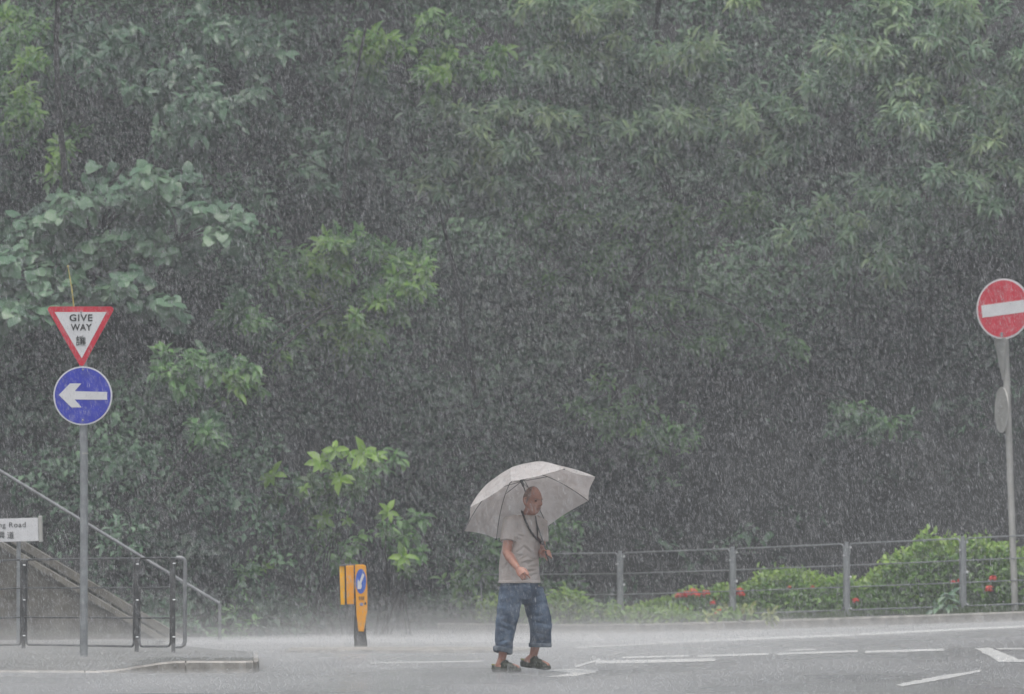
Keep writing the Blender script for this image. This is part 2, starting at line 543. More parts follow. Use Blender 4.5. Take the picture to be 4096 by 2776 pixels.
def limb(mb, a, b, r0, r1, sag=0.12, n=7):
    a, b = Vector(a), Vector(b)
    pts = []
    L = (b - a).length
    w = Vector((random.uniform(-1, 1), random.uniform(-1, 1), 0)) * 0.08 * L
    for i in range(n):
        t = i / (n - 1)
        pts.append(a.lerp(b, t) + Vector((0, 0, sag * L * math.sin(math.pi * t))) + w * math.sin(math.pi * t))
    mb.tube(pts, [r0 + (r1 - r0) * i / (n - 1) for i in range(n)], 7)

# ------------------------------------------------------------------ the ground
def sheet(name, xs, ys, zf, m):
    nx, ny = len(xs), len(ys)
    v = [(x, y, zf(x, y)) for y in ys for x in xs]
    f = [(j * nx + i, j * nx + i + 1, (j + 1) * nx + i + 1, (j + 1) * nx + i) for j in range(ny - 1) for i in range(nx - 1)]
    me = bpy.data.meshes.new(name); me.from_pydata(v, [], f); me.update()
    me.polygons.foreach_set('use_smooth', [True] * len(f))
    o = put(name, me, m)
    return tag(o, kind='structure')

xs_r = list(np.linspace(-150, -20, 14)) + list(np.linspace(-18, 18, 73)) + list(np.linspace(20, 150, 14))
ys_r = list(np.linspace(-60, 36, 13)) + list(np.linspace(38, 92, 109)) + list(np.linspace(96, 260, 12))
sheet('road', xs_r, ys_r, G, M['asphalt'])

def foot_y(x):
    """where the wooded slope starts"""
    l = 71.5 + 12.5 * sstep(x, -4.2, -1.6)
    return l - 0.95 * max(0.0, x - 0.2)

def hill(x, y):
    d = y - foot_y(x)
    base = G(x, min(y, 80)) + 0.13
    if d < 0:
        return base + 0.25 * d
    n = mnoise.fractal(Vector((x * 0.35, y * 0.35, 3.1)), 1.0, 2.0, 4)
    return base + 0.85 * d * sstep(d, -0.5, 2.5) + 0.35 * n * min(1, d)

sheet('hillside', list(np.linspace(-60, -14, 12)) + list(np.linspace(-13, 13, 105)) + list(np.linspace(14, 60, 12)),
      list(np.linspace(66, 104, 96)) + list(np.linspace(107, 150, 10)), hill, M['soil'])

# planted verge and its kerb behind the far edge of the road
KX = [-1.1, -0.6, 0.0, 1.0, 2.0, 3.0, 4.0, 5.0, 6.0, 7.0, 8.5, 10.5, 13.0]
def kerb_pt(x, off=0.0, dz=0.0):
    y = fence_y(x) - 0.75 + off
    return Vector((x, y, G(x, y) + dz))
mb = MB()
nv = len(KX)
vv, ff = [], []
for x in KX:
    a = kerb_pt(x)
    for k in range(9):
        y = a.y + 0.15 + k * 1.0
        vv.append((x, y, G(x, y) + 0.128 + 0.03 * min(k, 2) + 0.02 * mnoise.noise(Vector((x, y, 0)))))
for i in range(nv - 1):
    for k in range(8):
        ff.append((i * 9 + k, (i + 1) * 9 + k, (i + 1) * 9 + k + 1, i * 9 + k + 1))
mb.add(vv, ff)
tag(mb.build('verge_soil', M['soil'], smooth=True), kind='structure')
mb = MB()
sec = []
for x in KX:
    a = kerb_pt(x)
    sec.append([a + Vector((0, 0, -0.1)), a + Vector((0.0, 0.01, 0.115)), a + Vector((0.01, 0.03, 0.135)), a + Vector((0.05, 0.16, 0.135)), a + Vector((0.05, 0.16, -0.1))])
vs = [p for s_ in sec for p in s_]
fs = [(i * 5 + k, (i + 1) * 5 + k, (i + 1) * 5 + (k + 1) % 5, i * 5 + (k + 1) % 5) for i in range(nv - 1) for k in range(5)]
fs += [(0, 1, 2, 3, 4), tuple((nv - 1) * 5 + k for k in (4, 3, 2, 1, 0))]
mb.add(vs, fs)
tag(mb.build('kerb', M['kerb']), kind='structure')

# near pavement with dropped kerb and rounded nose
def pave_h(x, y):
    e = 0.015 + 0.09 * sstep(x, -3.75, -2.95)
    t = sstep(y, 50.0, 57.0)
    return e * (1 - t) + 0.03 * t
PX = list(np.linspace(-14, -4.2, 14)) + list(np.linspace(-4.1, -2.33, 30))
def nose_y(x):
    """near edge of the pavement: straight, bending back at the nose"""
    return 49.95 + 0.18 * max(0.0, -3.3 - x) + (0.07 * (max(0.0, x + 2.45) / 0.12) ** 2.5)
vv, ff = [], []
NR = 40
for x in PX:
    y0 = nose_y(x)
    y1 = 66.0 if x < -3.6 else 66.0 - 7.0 * sstep(x, -3.6, -2.33)
    for k in range(NR):
        y = y0 + (y1 - y0) * (k / (NR - 1)) ** 1.6
        vv.append((x * (1 + (y / 50.0 - 1) * sstep(x, -4.2, -3.0)), y, pave_h(x, y)))
for i in range(len(PX) - 1):
    for k in range(NR - 1):
        ff.append((i * NR + k, (i + 1) * NR + k, (i + 1) * NR + k + 1, i * NR + k + 1))
mb = MB().add(vv, ff)
tag(mb.build('pavement', M['pave'], smooth=True), kind='structure')
KJ = [-13.0 + 0.915 * k for k in range(12)]
KXS = sorted([(x, 0.0) for x in PX] + [(j + o, e) for j in KJ if j < -2.4 for o, e in ((-0.009, 0.0), (-0.005, 0.016), (0.005, 0.016), (0.009, 0.0))])
mb = MB(); vs = []
for x, e in KXS:
    y = nose_y(x) + e; z = pave_h(x, y) - e
    vs += [(x, y - 0.125, -0.15), (x, y - 0.122, z - 0.012), (x, y - 0.105, z + 0.004), (x, y + 0.004, z + 0.006), (x, y + 0.004, -0.15)]
n5 = len(KXS)
fs = [(i * 5 + k, (i + 1) * 5 + k, (i + 1) * 5 + (k + 1) % 5, i * 5 + (k + 1) % 5) for i in range(n5 - 1) for k in range(5)]
fs += [(0, 1, 2, 3, 4), tuple((n5 - 1) * 5 + k for k in (4, 3, 2, 1, 0))]
mb.add(vs, fs)
tag(mb.build('pavement_kerb', M['kerb']), kind='structure')

mb = MB()
for k in range(18):
    ya, yb = 50.15 + k * 0.5, 50.15 + (k + 1) * 0.5 - 0.006
    zt_ = max(pave_h(-2.4, (ya + yb) / 2), 0.03) - 0.012
    mb.box((-2.335 * (ya + yb) / 100.0, (ya + yb) / 2, (zt_ - 0.15) / 2), 0.045, (yb - ya) / 2, (zt_ + 0.15) / 2)
tag(mb.build('pavement_kerb', M['kerb']), kind='structure')

# low island with the bollard
isl = MB()
ic = on_ground(1412, 2572, 0.1)
pts = []
for i in range(40):
    a = 2 * math.pi * i / 40
    px = ic.x + 1.35 * math.copysign(abs(math.cos(a)) ** 0.5, math.cos(a)) + 0.6
    py = ic.y + 0.2 + 0.9 * math.copysign(abs(math.sin(a)) ** 0.7, math.sin(a))
    pts.append(Vector((px, py, G(px, py) - 0.1)))
isl.prism(pts, (0, 0, 0.14))
tag(isl.build('traffic_island_kerb', M['kerb'], bevel=0.02), kind='structure')

# road markings: sheets 4 mm proud of the road, worn edges
def marking(poly_px, wob=0.012, sub=10):
    pts = [on_ground(*p) for p in poly_px]
    out = []
    for i, a in enumerate(pts):
        b = pts[(i + 1) % len(pts)]
        for k in range(sub):
            t = k / sub
            q = a.lerp(b, t)
            q = q + Vector((random.uniform(-wob, wob), random.uniform(-wob * 4, wob * 4), 0))
            out.append(Vector((q.x, q.y, G(q.x, q.y) + 0.004)))
    mb = MB().add(out, [tuple(range(len(out)))])
    me = mb.mesh('road_marking', False)
    bm = bmesh.new(); bm.from_mesh(me)
    bmesh.ops.triangulate(bm, faces=bm.faces)
    bmesh.ops.recalc_face_normals(bm, faces=bm.faces)
    for f in bm.faces:
        if f.normal.z < 0: f.normal_flip()
    bm.to_mesh(me); bm.free()
    return tag(put('road_marking', me, M['paint']), kind='structure')

def strip(x0, y0, x1, y1, t0, t1=None, parts=1):
    t1 = t1 or t0
    marking([(x0, y0 - t0 / 2), (x1, y1 - t1 / 2), (x1, y1 + t1 / 2), (x0, y0 + t0 / 2)])

strip(2890, 2561, 3420, 2541, 9)
strip(3430, 2539, 4190, 2502, 9)
strip(2640, 2572, 2880, 2562, 7)
strip(2300, 2592, 2630, 2574, 5)
strip(2490, 2631, 2760, 2624, 6)
strip(2790, 2626, 3080, 2617, 8)
strip(3105, 2617, 3430, 2606, 8)
strip(3460, 2609, 3775, 2600, 9)
strip(3160, 2602, 3260, 2599, 5)
strip(1480, 2654, 1930, 2646, 5)
strip(2380, 2650, 2860, 2640, 12)
strip(2300, 2668, 2400, 2640, 8)
marking([(2180, 2682), (2300, 2676), (2395, 2682), (2380, 2692), (2300, 2706), (2180, 2710), (2290, 2694)])
marking([(3585, 2741), (3720, 2712), (3925, 2680), (3918, 2690), (3740, 2725), (3610, 2747)])
marking([(3900, 2595), (3960, 2592), (4080, 2640), (4200, 2636), (4200, 2650), (4000, 2650)])
marking([(3985, 2594), (4200, 2594), (4200, 2599), (3990, 2599)])

# ------------------------------------------------------------------ railings
def frame_loop(mb, a, b, z0, z1, r, corner=0.07):
    """rounded tube frame between posts at a and b (ground points), rail heights z0, z1 above the ground"""
    up = Vector((0, 0, 1))
    d = (b - a); L = d.length; d.normalize()
    pts = []
    def P(s_, z): return a + d * s_ + up * z + Vector((0, 0, 0)) 
    for cx, cz, a0 in ((corner, z0 + corner, math.pi), (L - corner, z0 + corner, 1.5 * math.pi), (L - corner, z1 - corner, 0), (corner, z1 - corner, 0.5 * math.pi)):
        for k in range(5):
            t = a0 + (math.pi / 2) * k / 4
            q = P(cx + corner * math.cos(t), cz + corner * math.sin(t))
            pts.append(q)
    pts.append(pts[0].copy())
    mb.tube(pts, r, 8)

FX = [(2044, None), (2480, None), (2930, None), (3385, None), (3850, None), (4318, None), (4790, None)]
def fence_post_at(xs):
    # depth from the fence line: X = (xs-2048)/F*d, d = 80-(X-1.56)*.983
    k = (xs - 2048) / F_PX
    d = (80 + 1.56 * 0.983) / (1 + 0.983 * k)
    x = k * d
    return Vector((x, d, G(x, d) + 0.13))
posts = [fence_post_at(p[0]) for p in FX]
rail = thing('pedestrian_railing', 'long grey steel pedestrian railing with white reflectors, in front of the flowering shrubs', 'railing', posts[1])
tilt = Vector((0, 0, 0))
for i, p in enumerate(posts):
    mb = MB()
    mb.box(p + Vector((0, 0, 0.49)), 0.028, 0.026, 0.56)
    po = mb.build('post', M['galv'], rail, bevel=0.006)
    for z in (0.97, 0.56, 0.12):
        b = MB(); b.ball(p + Vector((0.055, -0.035, z)), 0.017, 0.012, 0.017, 6); b.tube([p + Vector((0.02, -0.025, z)), p + Vector((0.055, -0.032, z))], 0.006, 6)
        b.build('reflector', M['refl'], po, smooth=True)
    b = MB(); b.ball(p + Vector((-0.045, -0.03, 0.86)), 0.01, 0.01, 0.01, 5); b.tube([p + Vector((-0.02, -0.02, 0.86)), p + Vector((-0.045, -0.028, 0.86))], 0.005, 6)
    b.build('reflector', M['refl'], po, smooth=True)
for i in range(len(posts) - 1):
    a, b = posts[i], posts[i + 1]
    d = (b - a).normalized()
    a2, b2 = a + d * 0.05, b - d * 0.05
    mb = MB()
    frame_loop(mb, a2, b2, 0.10, 1.02, 0.0115, 0.06)
    for z in (0.42, 0.72):
        mb.tube([a2 + Vector((0, 0, z)), b2 + Vector((0, 0, z))], 0.0082, 8)
    mb.build('rail_panel', M['galv'], rail, smooth=True)
a = posts[0]; e = fence_post_at(1925)
mb = MB()
frame_loop(mb, e, a - (a - e).normalized() * 0.05, 0.08, 0.72, 0.0115, 0.07)
mb.tube([e + Vector((0, 0, 0.40)), a + Vector((0, 0, 0.40))], 0.010, 8)
mb.build('end_panel', M['galv'], rail, smooth=True)

# dark railing beside the stairs
def lr(cx, cy, d):          # coordinates of the enlarged lower left quarter
    return at(cx / 1.4636, 1700 + cy / 1.4636, d)
LP = [(-420, 1352, 62.6), (42, 1300, 61.2), (138, 1340, 60.6), (800, 1352, 58.6), (1015, 1352, 58.2), (1066, 1310, 58.1)]
lrail = thing('pedestrian_railing', 'short dark steel railing on the pavement by the stairs, bright bolts on its posts', 'railing', lr(800, 1352, 58.6))
P4 = [lr(*LP[i]) for i in (0, 2, 3, 4)]
for i, p in enumerate(P4):
    mb = MB(); mb.box(p + Vector((0, 0, 0.49)), 0.021, 0.02, 0.54 if i else 0.5)
    po = mb.build('post', M['galv_dark'], lrail, bevel=0.006)
    b = MB(); b.box(p + Vector((0, 0, 1.034)), 0.030, 0.027, 0.006); b.build('cap', M['galv'], po)
    for z in (0.97, 0.59, 0.20):
        b = MB(); b.ball(p + Vector((0.008, -0.034, z)), 0.017, 0.010, 0.008, 6)
        b.build('bolt', M['refl'], po, smooth=True)
for i in range(3):
    a, b = P4[i], P4[i + 1]
    mb = MB()
    frame_loop(mb, a + Vector((0.03, 0, 0)), b - Vector((0.03, 0, 0)), 0.10, 1.03, 0.012, 0.05)
    for z in (0.40, 0.72):
        mb.tube([a + Vector((0, 0, z)), b + Vector((0, 0, z))], 0.009, 8)
    mb.build('rail_panel', M['galv_dark'], lrail, smooth=True)
pe = P4[3]
mb = MB()
q = [pe + Vector((0.02, 0, 0.10)), pe + Vector((0.07, 0, 0.10))] + [pe + Vector((0.07 + 0.05 * math.sin(t), 0, 0.15 - 0.05 * math.cos(t))) for t in (0.4, 0.9, 1.57)]
q += [pe + Vector((0.12, 0, z)) for z in (0.4, 0.7, 0.98)] + [pe + Vector((0.12 - 0.05 * (1 - math.cos(t)), 0, 0.98 + 0.05 * math.sin(t))) for t in (0.5, 1.0, 1.57)] + [pe + Vector((0.03, 0, 1.03))]
mb.tube(q, 0.022, 10)
mb.build('end_hoop', M['galv_mid'], lrail, smooth=True)

# ------------------------------------------------------------------ stairs
SD = 67.5
def st(cx, cy, d=SD): return lr(cx, cy, d)
stair = thing('staircase', 'concrete outdoor staircase climbing to the left up the wooded slope', 'staircase', st(1000, 1330))
def sloped_wall(name, m, line, d, thick, bottom, parent):
    """wall whose top follows line (px pairs of the enlarged quarter)"""
    top = [st(cx, cy, d) for cx, cy in line]
    pts = top + [Vector((p.x, p.y, bottom)) for p in reversed(top)]
    return MB().prism(pts, (0, thick, 0)).build(name, m, parent, bevel=0.01)
sl = 0.6
lineC = [(-900, 720 - 900 * 0.62 + 0), (0, 708), (470, 985), (1000, 1300), (1120, 1372)]
lineC[0] = (-900, 708 - 900 * 0.6)
lineA = [(-900, 640 - 900 * 0.6), (0, 640), (1000, 1240), (1150, 1330)]
w1 = sloped_wall('side_wall', M['concrete'], lineC, SD, 0.22, -0.3, stair)
w2 = sloped_wall('far_wall', M['mossy'], lineA, SD + 1.6, 0.2, -0.3, stair)
def ridge(name, line, d, r, m, off=0):
    mb = MB(); mb.tube([st(cx, cy + off, d) for cx, cy in line], r, 8)
    return mb.build(name, m, stair, smooth=True)
mb = MB()
for (a, b) in zip(lineC[:-1], lineC[1:]):
    A, B = st(*a), st(*b)
    dv = (B - A).normalized(); N = Vector((-dv.z, 0, dv.x)); N = N if N.z > 0 else -N
    mb.box((A + B) / 2 + Vector((0, 0.11, 0)) + N * 0.022, (B - A).length / 2, 0.15, 0.03, (dv, Vector((0, 1, 0)), N))
mb.build('coping', M['coping'], stair)
mb = MB()
for (a, b) in zip(lineA[:-1], lineA[1:]):
    A, B = st(*a, SD + 1.6), st(*b, SD + 1.6)
    dv = (B - A).normalized(); N = Vector((-dv.z, 0, dv.x)); N = N if N.z > 0 else -N
    mb.box((A + B) / 2 + Vector((0, 0.1, 0)) + N * 0.03, (B - A).length / 2, 0.14, 0.045, (dv, Vector((0, 1, 0)), N))
mb.build('coping', M['coping'], stair)
ridge('low_rail', [(-900, 612 - 540), (0, 612), (860, 1128), (1010, 1222)], SD + 1.62, 0.03, M['coping'])
# steps between the walls
mb = MB()
x_end = st(1000, 1300).x
for k in range(34):
    x1 = x_end - k * 0.28; z1 = max(0.02, -0.22 + (k + 1) * 0.168)
    mb.box((x1 - 0.14, SD + 0.9, z1 / 2 - 0.15), 0.14, 0.695, z1 / 2 + 0.15)
mb.build('steps', M['concrete'], stair, bevel=0.0)
# handrail with posts
hl = [(-900, 270 - 900 * 0.6), (0, 268), (460, 548), (850, 785), (1285, 1045)]
mb = MB(); mb.tube([st(cx, cy, SD + 1.0) for cx, cy in hl], 0.022, 10)
hr = mb.build('handrail', M['galv_mid'], stair, smooth=True)
for cx in (1287, -500):
    cy = 268 + cx * 0.604
    p = st(cx, cy, SD + 1.0)
    k = (x_end - p.x) / 0.28
    zb = -0.1 if k < 0 else k * 0.168
    b = MB(); b.tube([p, Vector((p.x, p.y, max(zb, -0.1)))], 0.02, 8)
    b.build('handrail_post', M['galv_mid'], hr, smooth=True)

# ------------------------------------------------------------------ signs
def axes(yaw=0.0, roll=0.0, lean=0.0):
    """face axes: X to the face's right as one looks at it, N towards the viewer, Z up"""
    N = Vector((math.sin(yaw), -math.cos(yaw), 0))
    Z = Vector((0, 0, 1))
    X = Z.cross(N) * -1.0
    X = Vector((math.cos(yaw), math.sin(yaw), 0))
    c, s = math.cos(roll), math.sin(roll)
    return X * c + Z * s, N, Z * c - X * s

def disc(mb, c, r, X, Z, N, t, n=56):
    mb.prism(circle(c, r, X, Z, n), N * -t)

# left: give way + turn left ahead arrow on one pole
D1 = 56.0
X, N, Z = axes(0.0, 0.0)
pb = at(333, 2622, D1); pb.z = pave_h(pb.x, D1)
top = at(329, 1275, D1)
sg = thing('road_sign', 'grey pole with a red bordered give way triangle above a blue arrow disc', 'road sign', pb)
mb = MB(); mb.tube([pb + Vector((0, 0.06, -0.1)), Vector((pb.x, D1 + 0.06, 1.6)), Vector((top.x, D1 + 0.06, top.z))], 0.0405, 20)
pole = mb.build('pole', M['galv'], sg, smooth=True)
b = MB(); b.tube([Vector((pb.x, D1 + 0.06, at(0, 1810, D1).z)), Vector((pb.x, D1 + 0.06, at(0, 1816, D1).z))], 0.0425, 20); b.build('pole_band', M['galv_back'], pole, smooth=True)
def tri_outline(pts, r, n=6):
    out = []
    m = len(pts)
    for i in range(m):
        p0, p, p1 = pts[i - 1], pts[i], pts[(i + 1) % m]
        u, v = (p0 - p).normalized(), (p1 - p).normalized()
        half = math.acos(max(-1, min(1, u.dot(v)))) / 2
        t = r / math.tan(half)
        a, b = p + u * t, p + v * t
        c = p + (u + v).normalized() * (r / math.sin(half))
        for k in range(n + 1):
            q = a.lerp(b, k / n)
            out.append(c + (q - c).normalized() * r)
    return out
tc_ = [at(183, 1226, D1), at(462, 1226, D1), at(327, 1476, D1)]
mb = MB(); mb.prism(tri_outline(tc_, 0.03), (0, 0.012, 0)); gw = mb.build('give_way_plate', M['red'], sg)
ti = [at(218, 1248, D1 - 0.003), at(426, 1248, D1 - 0.003), at(327, 1433, D1 - 0.003)]
mb = MB(); mb.prism([p for p in ti], (0, 0.003, 0)); mb.build('white_field', M['white'], gw)
F1 = D1 - 0.006
text_part('lettering', 'GIVE', M['black'], gw, at(324, 1271, F1), X, Z, 0.08, 0.0015, fit=(92 / 395.5, 28 / 395.5), spacing=1.12, bold=0.0018)
text_part('lettering', 'WAY', M['black'], gw, at(325, 1309, F1), X, Z, 0.08, 0.0015, fit=(85 / 395.5, 27 / 395.5), spacing=1.1, bold=0.0018)
text_part('lettering', '\u8b93', M['black'], gw, at(324, 1363, F1), X, Z, 0.1, 0.0015, fit=(40 / 395.5, 42 / 395.5), bold=0.001)
cb = at(331, 1583, D1)
mb = MB(); disc(mb, cb, 0.298, X, Z, N, 0.012); bd = mb.build('arrow_plate', M['white'], sg, smooth=True)
mb = MB(); disc(mb, cb + N * 0.003, 0.283, X, Z, N, 0.003); mb.build('blue_field', M['blue'], bd, smooth=True)
def ap(cx, cy): return at(150 + cx / 2.3514, 1050 + cy / 2.3507, D1 - 0.0065)
arrow = [(200, 1245), (305, 1137), (412, 1137), (350, 1210), (655, 1217), (655, 1290), (350, 1288), (415, 1362), (318, 1362)]
mb = MB(); mb.prism([ap(*p) for p in arrow], (0, 0.003, 0)); mb.build('arrow', M['white'], bd)
for zc in (1478, 1680):
    b = MB(); b.ball(at(331, zc, D1 - 0.006), 0.011, 0.007, 0.011, 6); b.build('bolt', M['galv'], bd, smooth=True)
b = MB(); b.ball(at(324, 1249, D1 - 0.008), 0.009, 0.006, 0.012, 6); b.build('bolt', M['galv'], gw, smooth=True)
for zc in (1290, 1530, 1640):
    b = MB(); q = at(331, zc, D1 + 0.03); b.box(q, 0.06, 0.028, 0.015); b.build('bracket', M['galv_back'], pole)
# dry yellow stick standing behind the triangle
s0, s1 = at(297, 1240, D1 + 0.13), at(272, 1066, D1 + 0.15)
mb = MB(); mb.tube([Vector((pb.x - 0.004, D1 + 0.112, cb.z)), Vector((pb.x - 0.02, D1 + 0.118, cb.z + 0.35)), s0, s0.lerp(s1, 0.5) + Vector((0.006, 0, 0)), s1], [0.008, 0.008, 0.008, 0.0075, 0.005], 8)
mb.ball(s1, 0.011, 0.011, 0.016, 5)
tag(rebase(mb.build('stick', M['stick'], smooth=True)), 'thin yellow stick poking up behind the top edge of the give way triangle', 'stick')

# street name plate, cut by the photo's edge
D2 = 63.5
X2, N2, Z2 = axes(0.0, math.radians(1.6))
pr = at(152, 2071, D2)
ctr = pr - X2 * 0.62 - Z2 * 0.133
gpost = at(75, 2590, D2)
ss = thing('street_sign', 'white street name plate with black English and Chinese lettering on low grey posts', 'street sign', Vector((ctr.x, D2, 0.0)))
mb = MB(); mb.box(ctr, 0.62, 0.012, 0.133, (X2, N2, Z2)); pl = mb.build('plate', M['white'], ss, bevel=0.004)
cr = ctr + X2 * 0.645
mb = MB(); mb.box(cr + Vector((0, 0.02, 0.006)), 0.022, 0.035, 0.15, (X2, N2, Z2)); mb.build('end_bracket', M['galv_back'], ss, bevel=0.008)
mb = MB(); mb.box(ctr - X2 * 0.645 + Vector((0, 0.02, 0.006)), 0.022, 0.035, 0.15, (X2, N2, Z2)); mb.build('end_bracket', M['galv_back'], ss, bevel=0.008)
for xx in (75, -215):
    p = at(xx, 2160, D2 + 0.03)
    mb = MB(); mb.tube([Vector((p.x, p.y, -0.1)), Vector((p.x, p.y, p.z + 0.1))], 0.024, 14); mb.build('post', M['galv'], ss, smooth=True)
def sp(cx, cy): return at(cx / 7.875, 2050 + cy / 7.875, D2 - 0.016)
s2 = D2 / F_PX
text_part('lettering', 'Road', M['black'], pl, sp(548, 385), X2, Z2, 0.08, 0.001, fit=(66 * s2, 20 * s2), spacing=1.1)
text_part('lettering', 'ng', M['black'], pl, sp(70, 440), X2, Z2, 0.08, 0.001, fit=(27 * s2, 20 * s2), spacing=1.1)
text_part('lettering', '\u9053', M['black'], pl, sp(332, 710), X2, Z2, 0.08, 0.001, fit=(27 * s2, 28 * s2))
text_part('lettering', '\u8208', M['black'], pl, sp(45, 710), X2, Z2, 0.08, 0.001, fit=(25 * s2, 28 * s2))

# right: no entry disc, with two signs facing away on the same pole
D3 = 74.93
kb = at(4061, 2445, D3); kt = at(4020, 1330, D3)
gz = G(kb.x, D3) + 0.12
ne = thing('road_sign', 'pale leaning pole with a red no entry disc and two grey sign backs', 'road sign', Vector((kb.x, D3, gz)))
ldir = (kt - kb).normalized()
mb = MB(); mb.tube([kb - ldir * 0.25, kb.lerp(kt, 0.5), kt], 0.045, 18); npole = mb.build('pole', M['galv_back'], ne, smooth=True)
Xn, Nn, Zn = axes(math.radians(-33), math.radians(5.5))
cn = at(4013, 1235, D3 - 0.1)
Rn = 121 * D3 / F_PX
mb = MB(); disc(mb, cn, Rn, Xn, Zn, Nn, 0.014); nd = mb.build('no_entry_disc', M['white'], ne, smooth=True)
mb = MB(); disc(mb, cn + Nn * 0.003, Rn * 0.945, Xn, Zn, Nn, 0.003); mb.build('red_field', M['red'], nd, smooth=True)
mb = MB(); mb.box(cn + Nn * 0.0045, Rn * 0.80, 0.0015, Rn * 0.205, (Xn, Nn, Zn)); mb.build('white_bar', M['white'], nd)
for s_ in (-1, 1):
    b = MB(); b.ball(cn + Zn * (s_ * Rn * 0.3) + Nn * 0.006, 0.009, 0.007, 0.009, 5); b.build('bolt', M['galv'], nd, smooth=True)
mb = MB(); mb.box(kt + Vector((-0.02, -0.05, -0.03)), 0.05, 0.05, 0.03); mb.build('bracket', M['galv'], npole, bevel=0.005)
# sign backs: nearly edge on
Xb, Nb, Zb = axes(math.radians(108), 0)
Xb = Vector((math.cos(math.radians(-78)), math.sin(math.radians(-78)), 0))
Xb = -Xb if Xb.x > 0 else Xb
Nb = Xb.cross(Vector((0, 0, 1)))
def on_pole(ys):
    t = (ys - 2445) / (1330 - 2445); return kb.lerp(kt, t)
pa, pbm = on_pole(1352), on_pole(1525)
ct = (pa + pbm) / 2
tri = [pa + Xb * 0.30 - Vector((0.07, 0, 0)), pa - Xb * 0.30 - Vector((0.07, 0, 0)), pbm - Vector((0.055, 0, 0.02))]
mb = MB(); mb.prism(tri_outline(tri, 0.03), Nb * 0.014); mb.build('triangle_back', M['galv_back'], ne)
pc = on_pole(1640)
mb = MB(); disc(mb, pc - Vector((0.075, 0, 0)), 0.31, Xb, Vector((0, 0, 1)), Nb, 0.014); mb.build('disc_back', M['galv_back'], ne, smooth=True)

# ------------------------------------------------------------------ bollard
D4 = 62.0
def bp(cx, cy, d=D4): return at(1200 + cx / 3.5, 2150 + cy / 3.5, d)
bz = G(bp(750, 0).x, D4) + 0.04
bo = thing('traffic_bollard', 'orange keep left traffic bollard of three upright slabs with a blue arrow disc', 'bollard', Vector((bp(760, 0).x, D4, bz)))
def slab(name, pts, m, d0, th, parent=bo):
    return MB().prism([bp(*p, d0) for p in pts], (0, th, 0)).build(name, m, parent, bevel=0.008)
slab('yellow_slab', [(552, 400), (622, 398), (640, 942), (570, 944)], M['yellow'], D4 + 0.05, 0.12)
slab('amber_slab', [(640, 396), (752, 390), (768, 934), (656, 938)], M['amber'], D4 + 0.02, 0.14)
fp = slab('front_panel', [(768, 388), (790, 378), (890, 380), (922, 400), (942, 700), (942, 1030), (893, 1318), (818, 1318), (790, 1080), (778, 760)], M['amber'], D4 - 0.04, 0.10)
mb = MB()
mb.prism([bp(546, 378, D4 + 0.03), bp(764, 366, D4 + 0.03), bp(768, 386, D4 + 0.03), bp(548, 396, D4 + 0.03)], (0, 0.22, 0)); mb.build('top_cap', M['galv_mid'], bo)
mb = MB()
b0, b1 = bp(650, 930, D4 + 0.05), bp(890, 930, D4 + 0.05)
for (x0, x1, za, zb) in ((bp(628, 0).x, bp(640, 0).x, bp(0, 945).z, bp(0, 400).z), (bp(755, 0).x, bp(772, 0).x, bp(0, 945).z, bp(0, 395).z)):
    mb.box(((x0 + x1) / 2, D4 + 0.09, (za + zb) / 2), (x1 - x0) / 2, 0.07, (zb - za) / 2)
mb.build('spine', M['rubber'], bo)
mb = MB(); zt = bp(0, 1290).z
mb.secs([((bp(850, 0).x, D4 + 0.03, bz - 0.02), Vector((0.075, 0, 0)), Vector((0, 0.07, 0))), ((bp(850, 0).x, D4 + 0.03, bz + 0.05), Vector((0.072, 0, 0)), Vector((0, 0.06, 0))),
         ((bp(840, 0).x, D4 + 0.06, bz + 0.10), Vector((0.07, 0, 0)), Vector((0, 0.05, 0))), ((bp(840, 0).x, D4 + 0.10, bp(0, 700).z), Vector((0.055, 0, 0)), Vector((0, 0.035, 0)))], 20)
mb.build('base', M['rubber'], bo, smooth=True)
ec = bp(852, 613, D4 - 0.044)
ex, ez = 74 / 3.5 * D4 / F_PX, 172 / 3.5 * D4 / F_PX
el = [ec + Vector((ex * math.cos(a), 0, ez * math.sin(a))) for a in np.linspace(0, 2 * math.pi, 40, endpoint=False)]
mb = MB().prism(el, (0, 0.004, 0)); ds = mb.build('arrow_disc', M['bluedisc'], fp, smooth=False)
ar = [(875, 498), (903, 524), (856, 650), (866, 672), (866, 692), (852, 722), (804, 720), (806, 600), (818, 590), (830, 622)]
mb = MB().prism([bp(x_, y_, D4 - 0.050) for x_, y_ in ar], (0, 0.004, 0)); mb.build('arrow', M['white'], fp)
mb = MB().prism([bp(x_, y_, D4 - 0.043) for x_, y_ in ((818, 826), (902, 820), (900, 872), (826, 878))], (0, 0.003, 0)); mb.build('sticker', M['sticker'], fp)
mb = MB()
for k in range(3):
    for j in range(4):
        if random.random() < 0.85:
            mb.box(bp(832 + j * 19 + random.uniform(-2, 2), 836 + k * 15, D4 - 0.0465), 0.0028 + random.random() * 0.0012, 0.001, 0.0022)
mb.build('fine_print', M['rubber'], fp)
b = MB(); b.ball(bp(862, 935, D4 - 0.04), 0.021, 0.005, 0.020, 7); b.build('badge', M['badge'], fp, smooth=True)
b = MB(); b.ball(bp(914, 925, D4 - 0.04), 0.012, 0.005, 0.016, 6); b.build('badge', M['rubber'], fp, smooth=True)

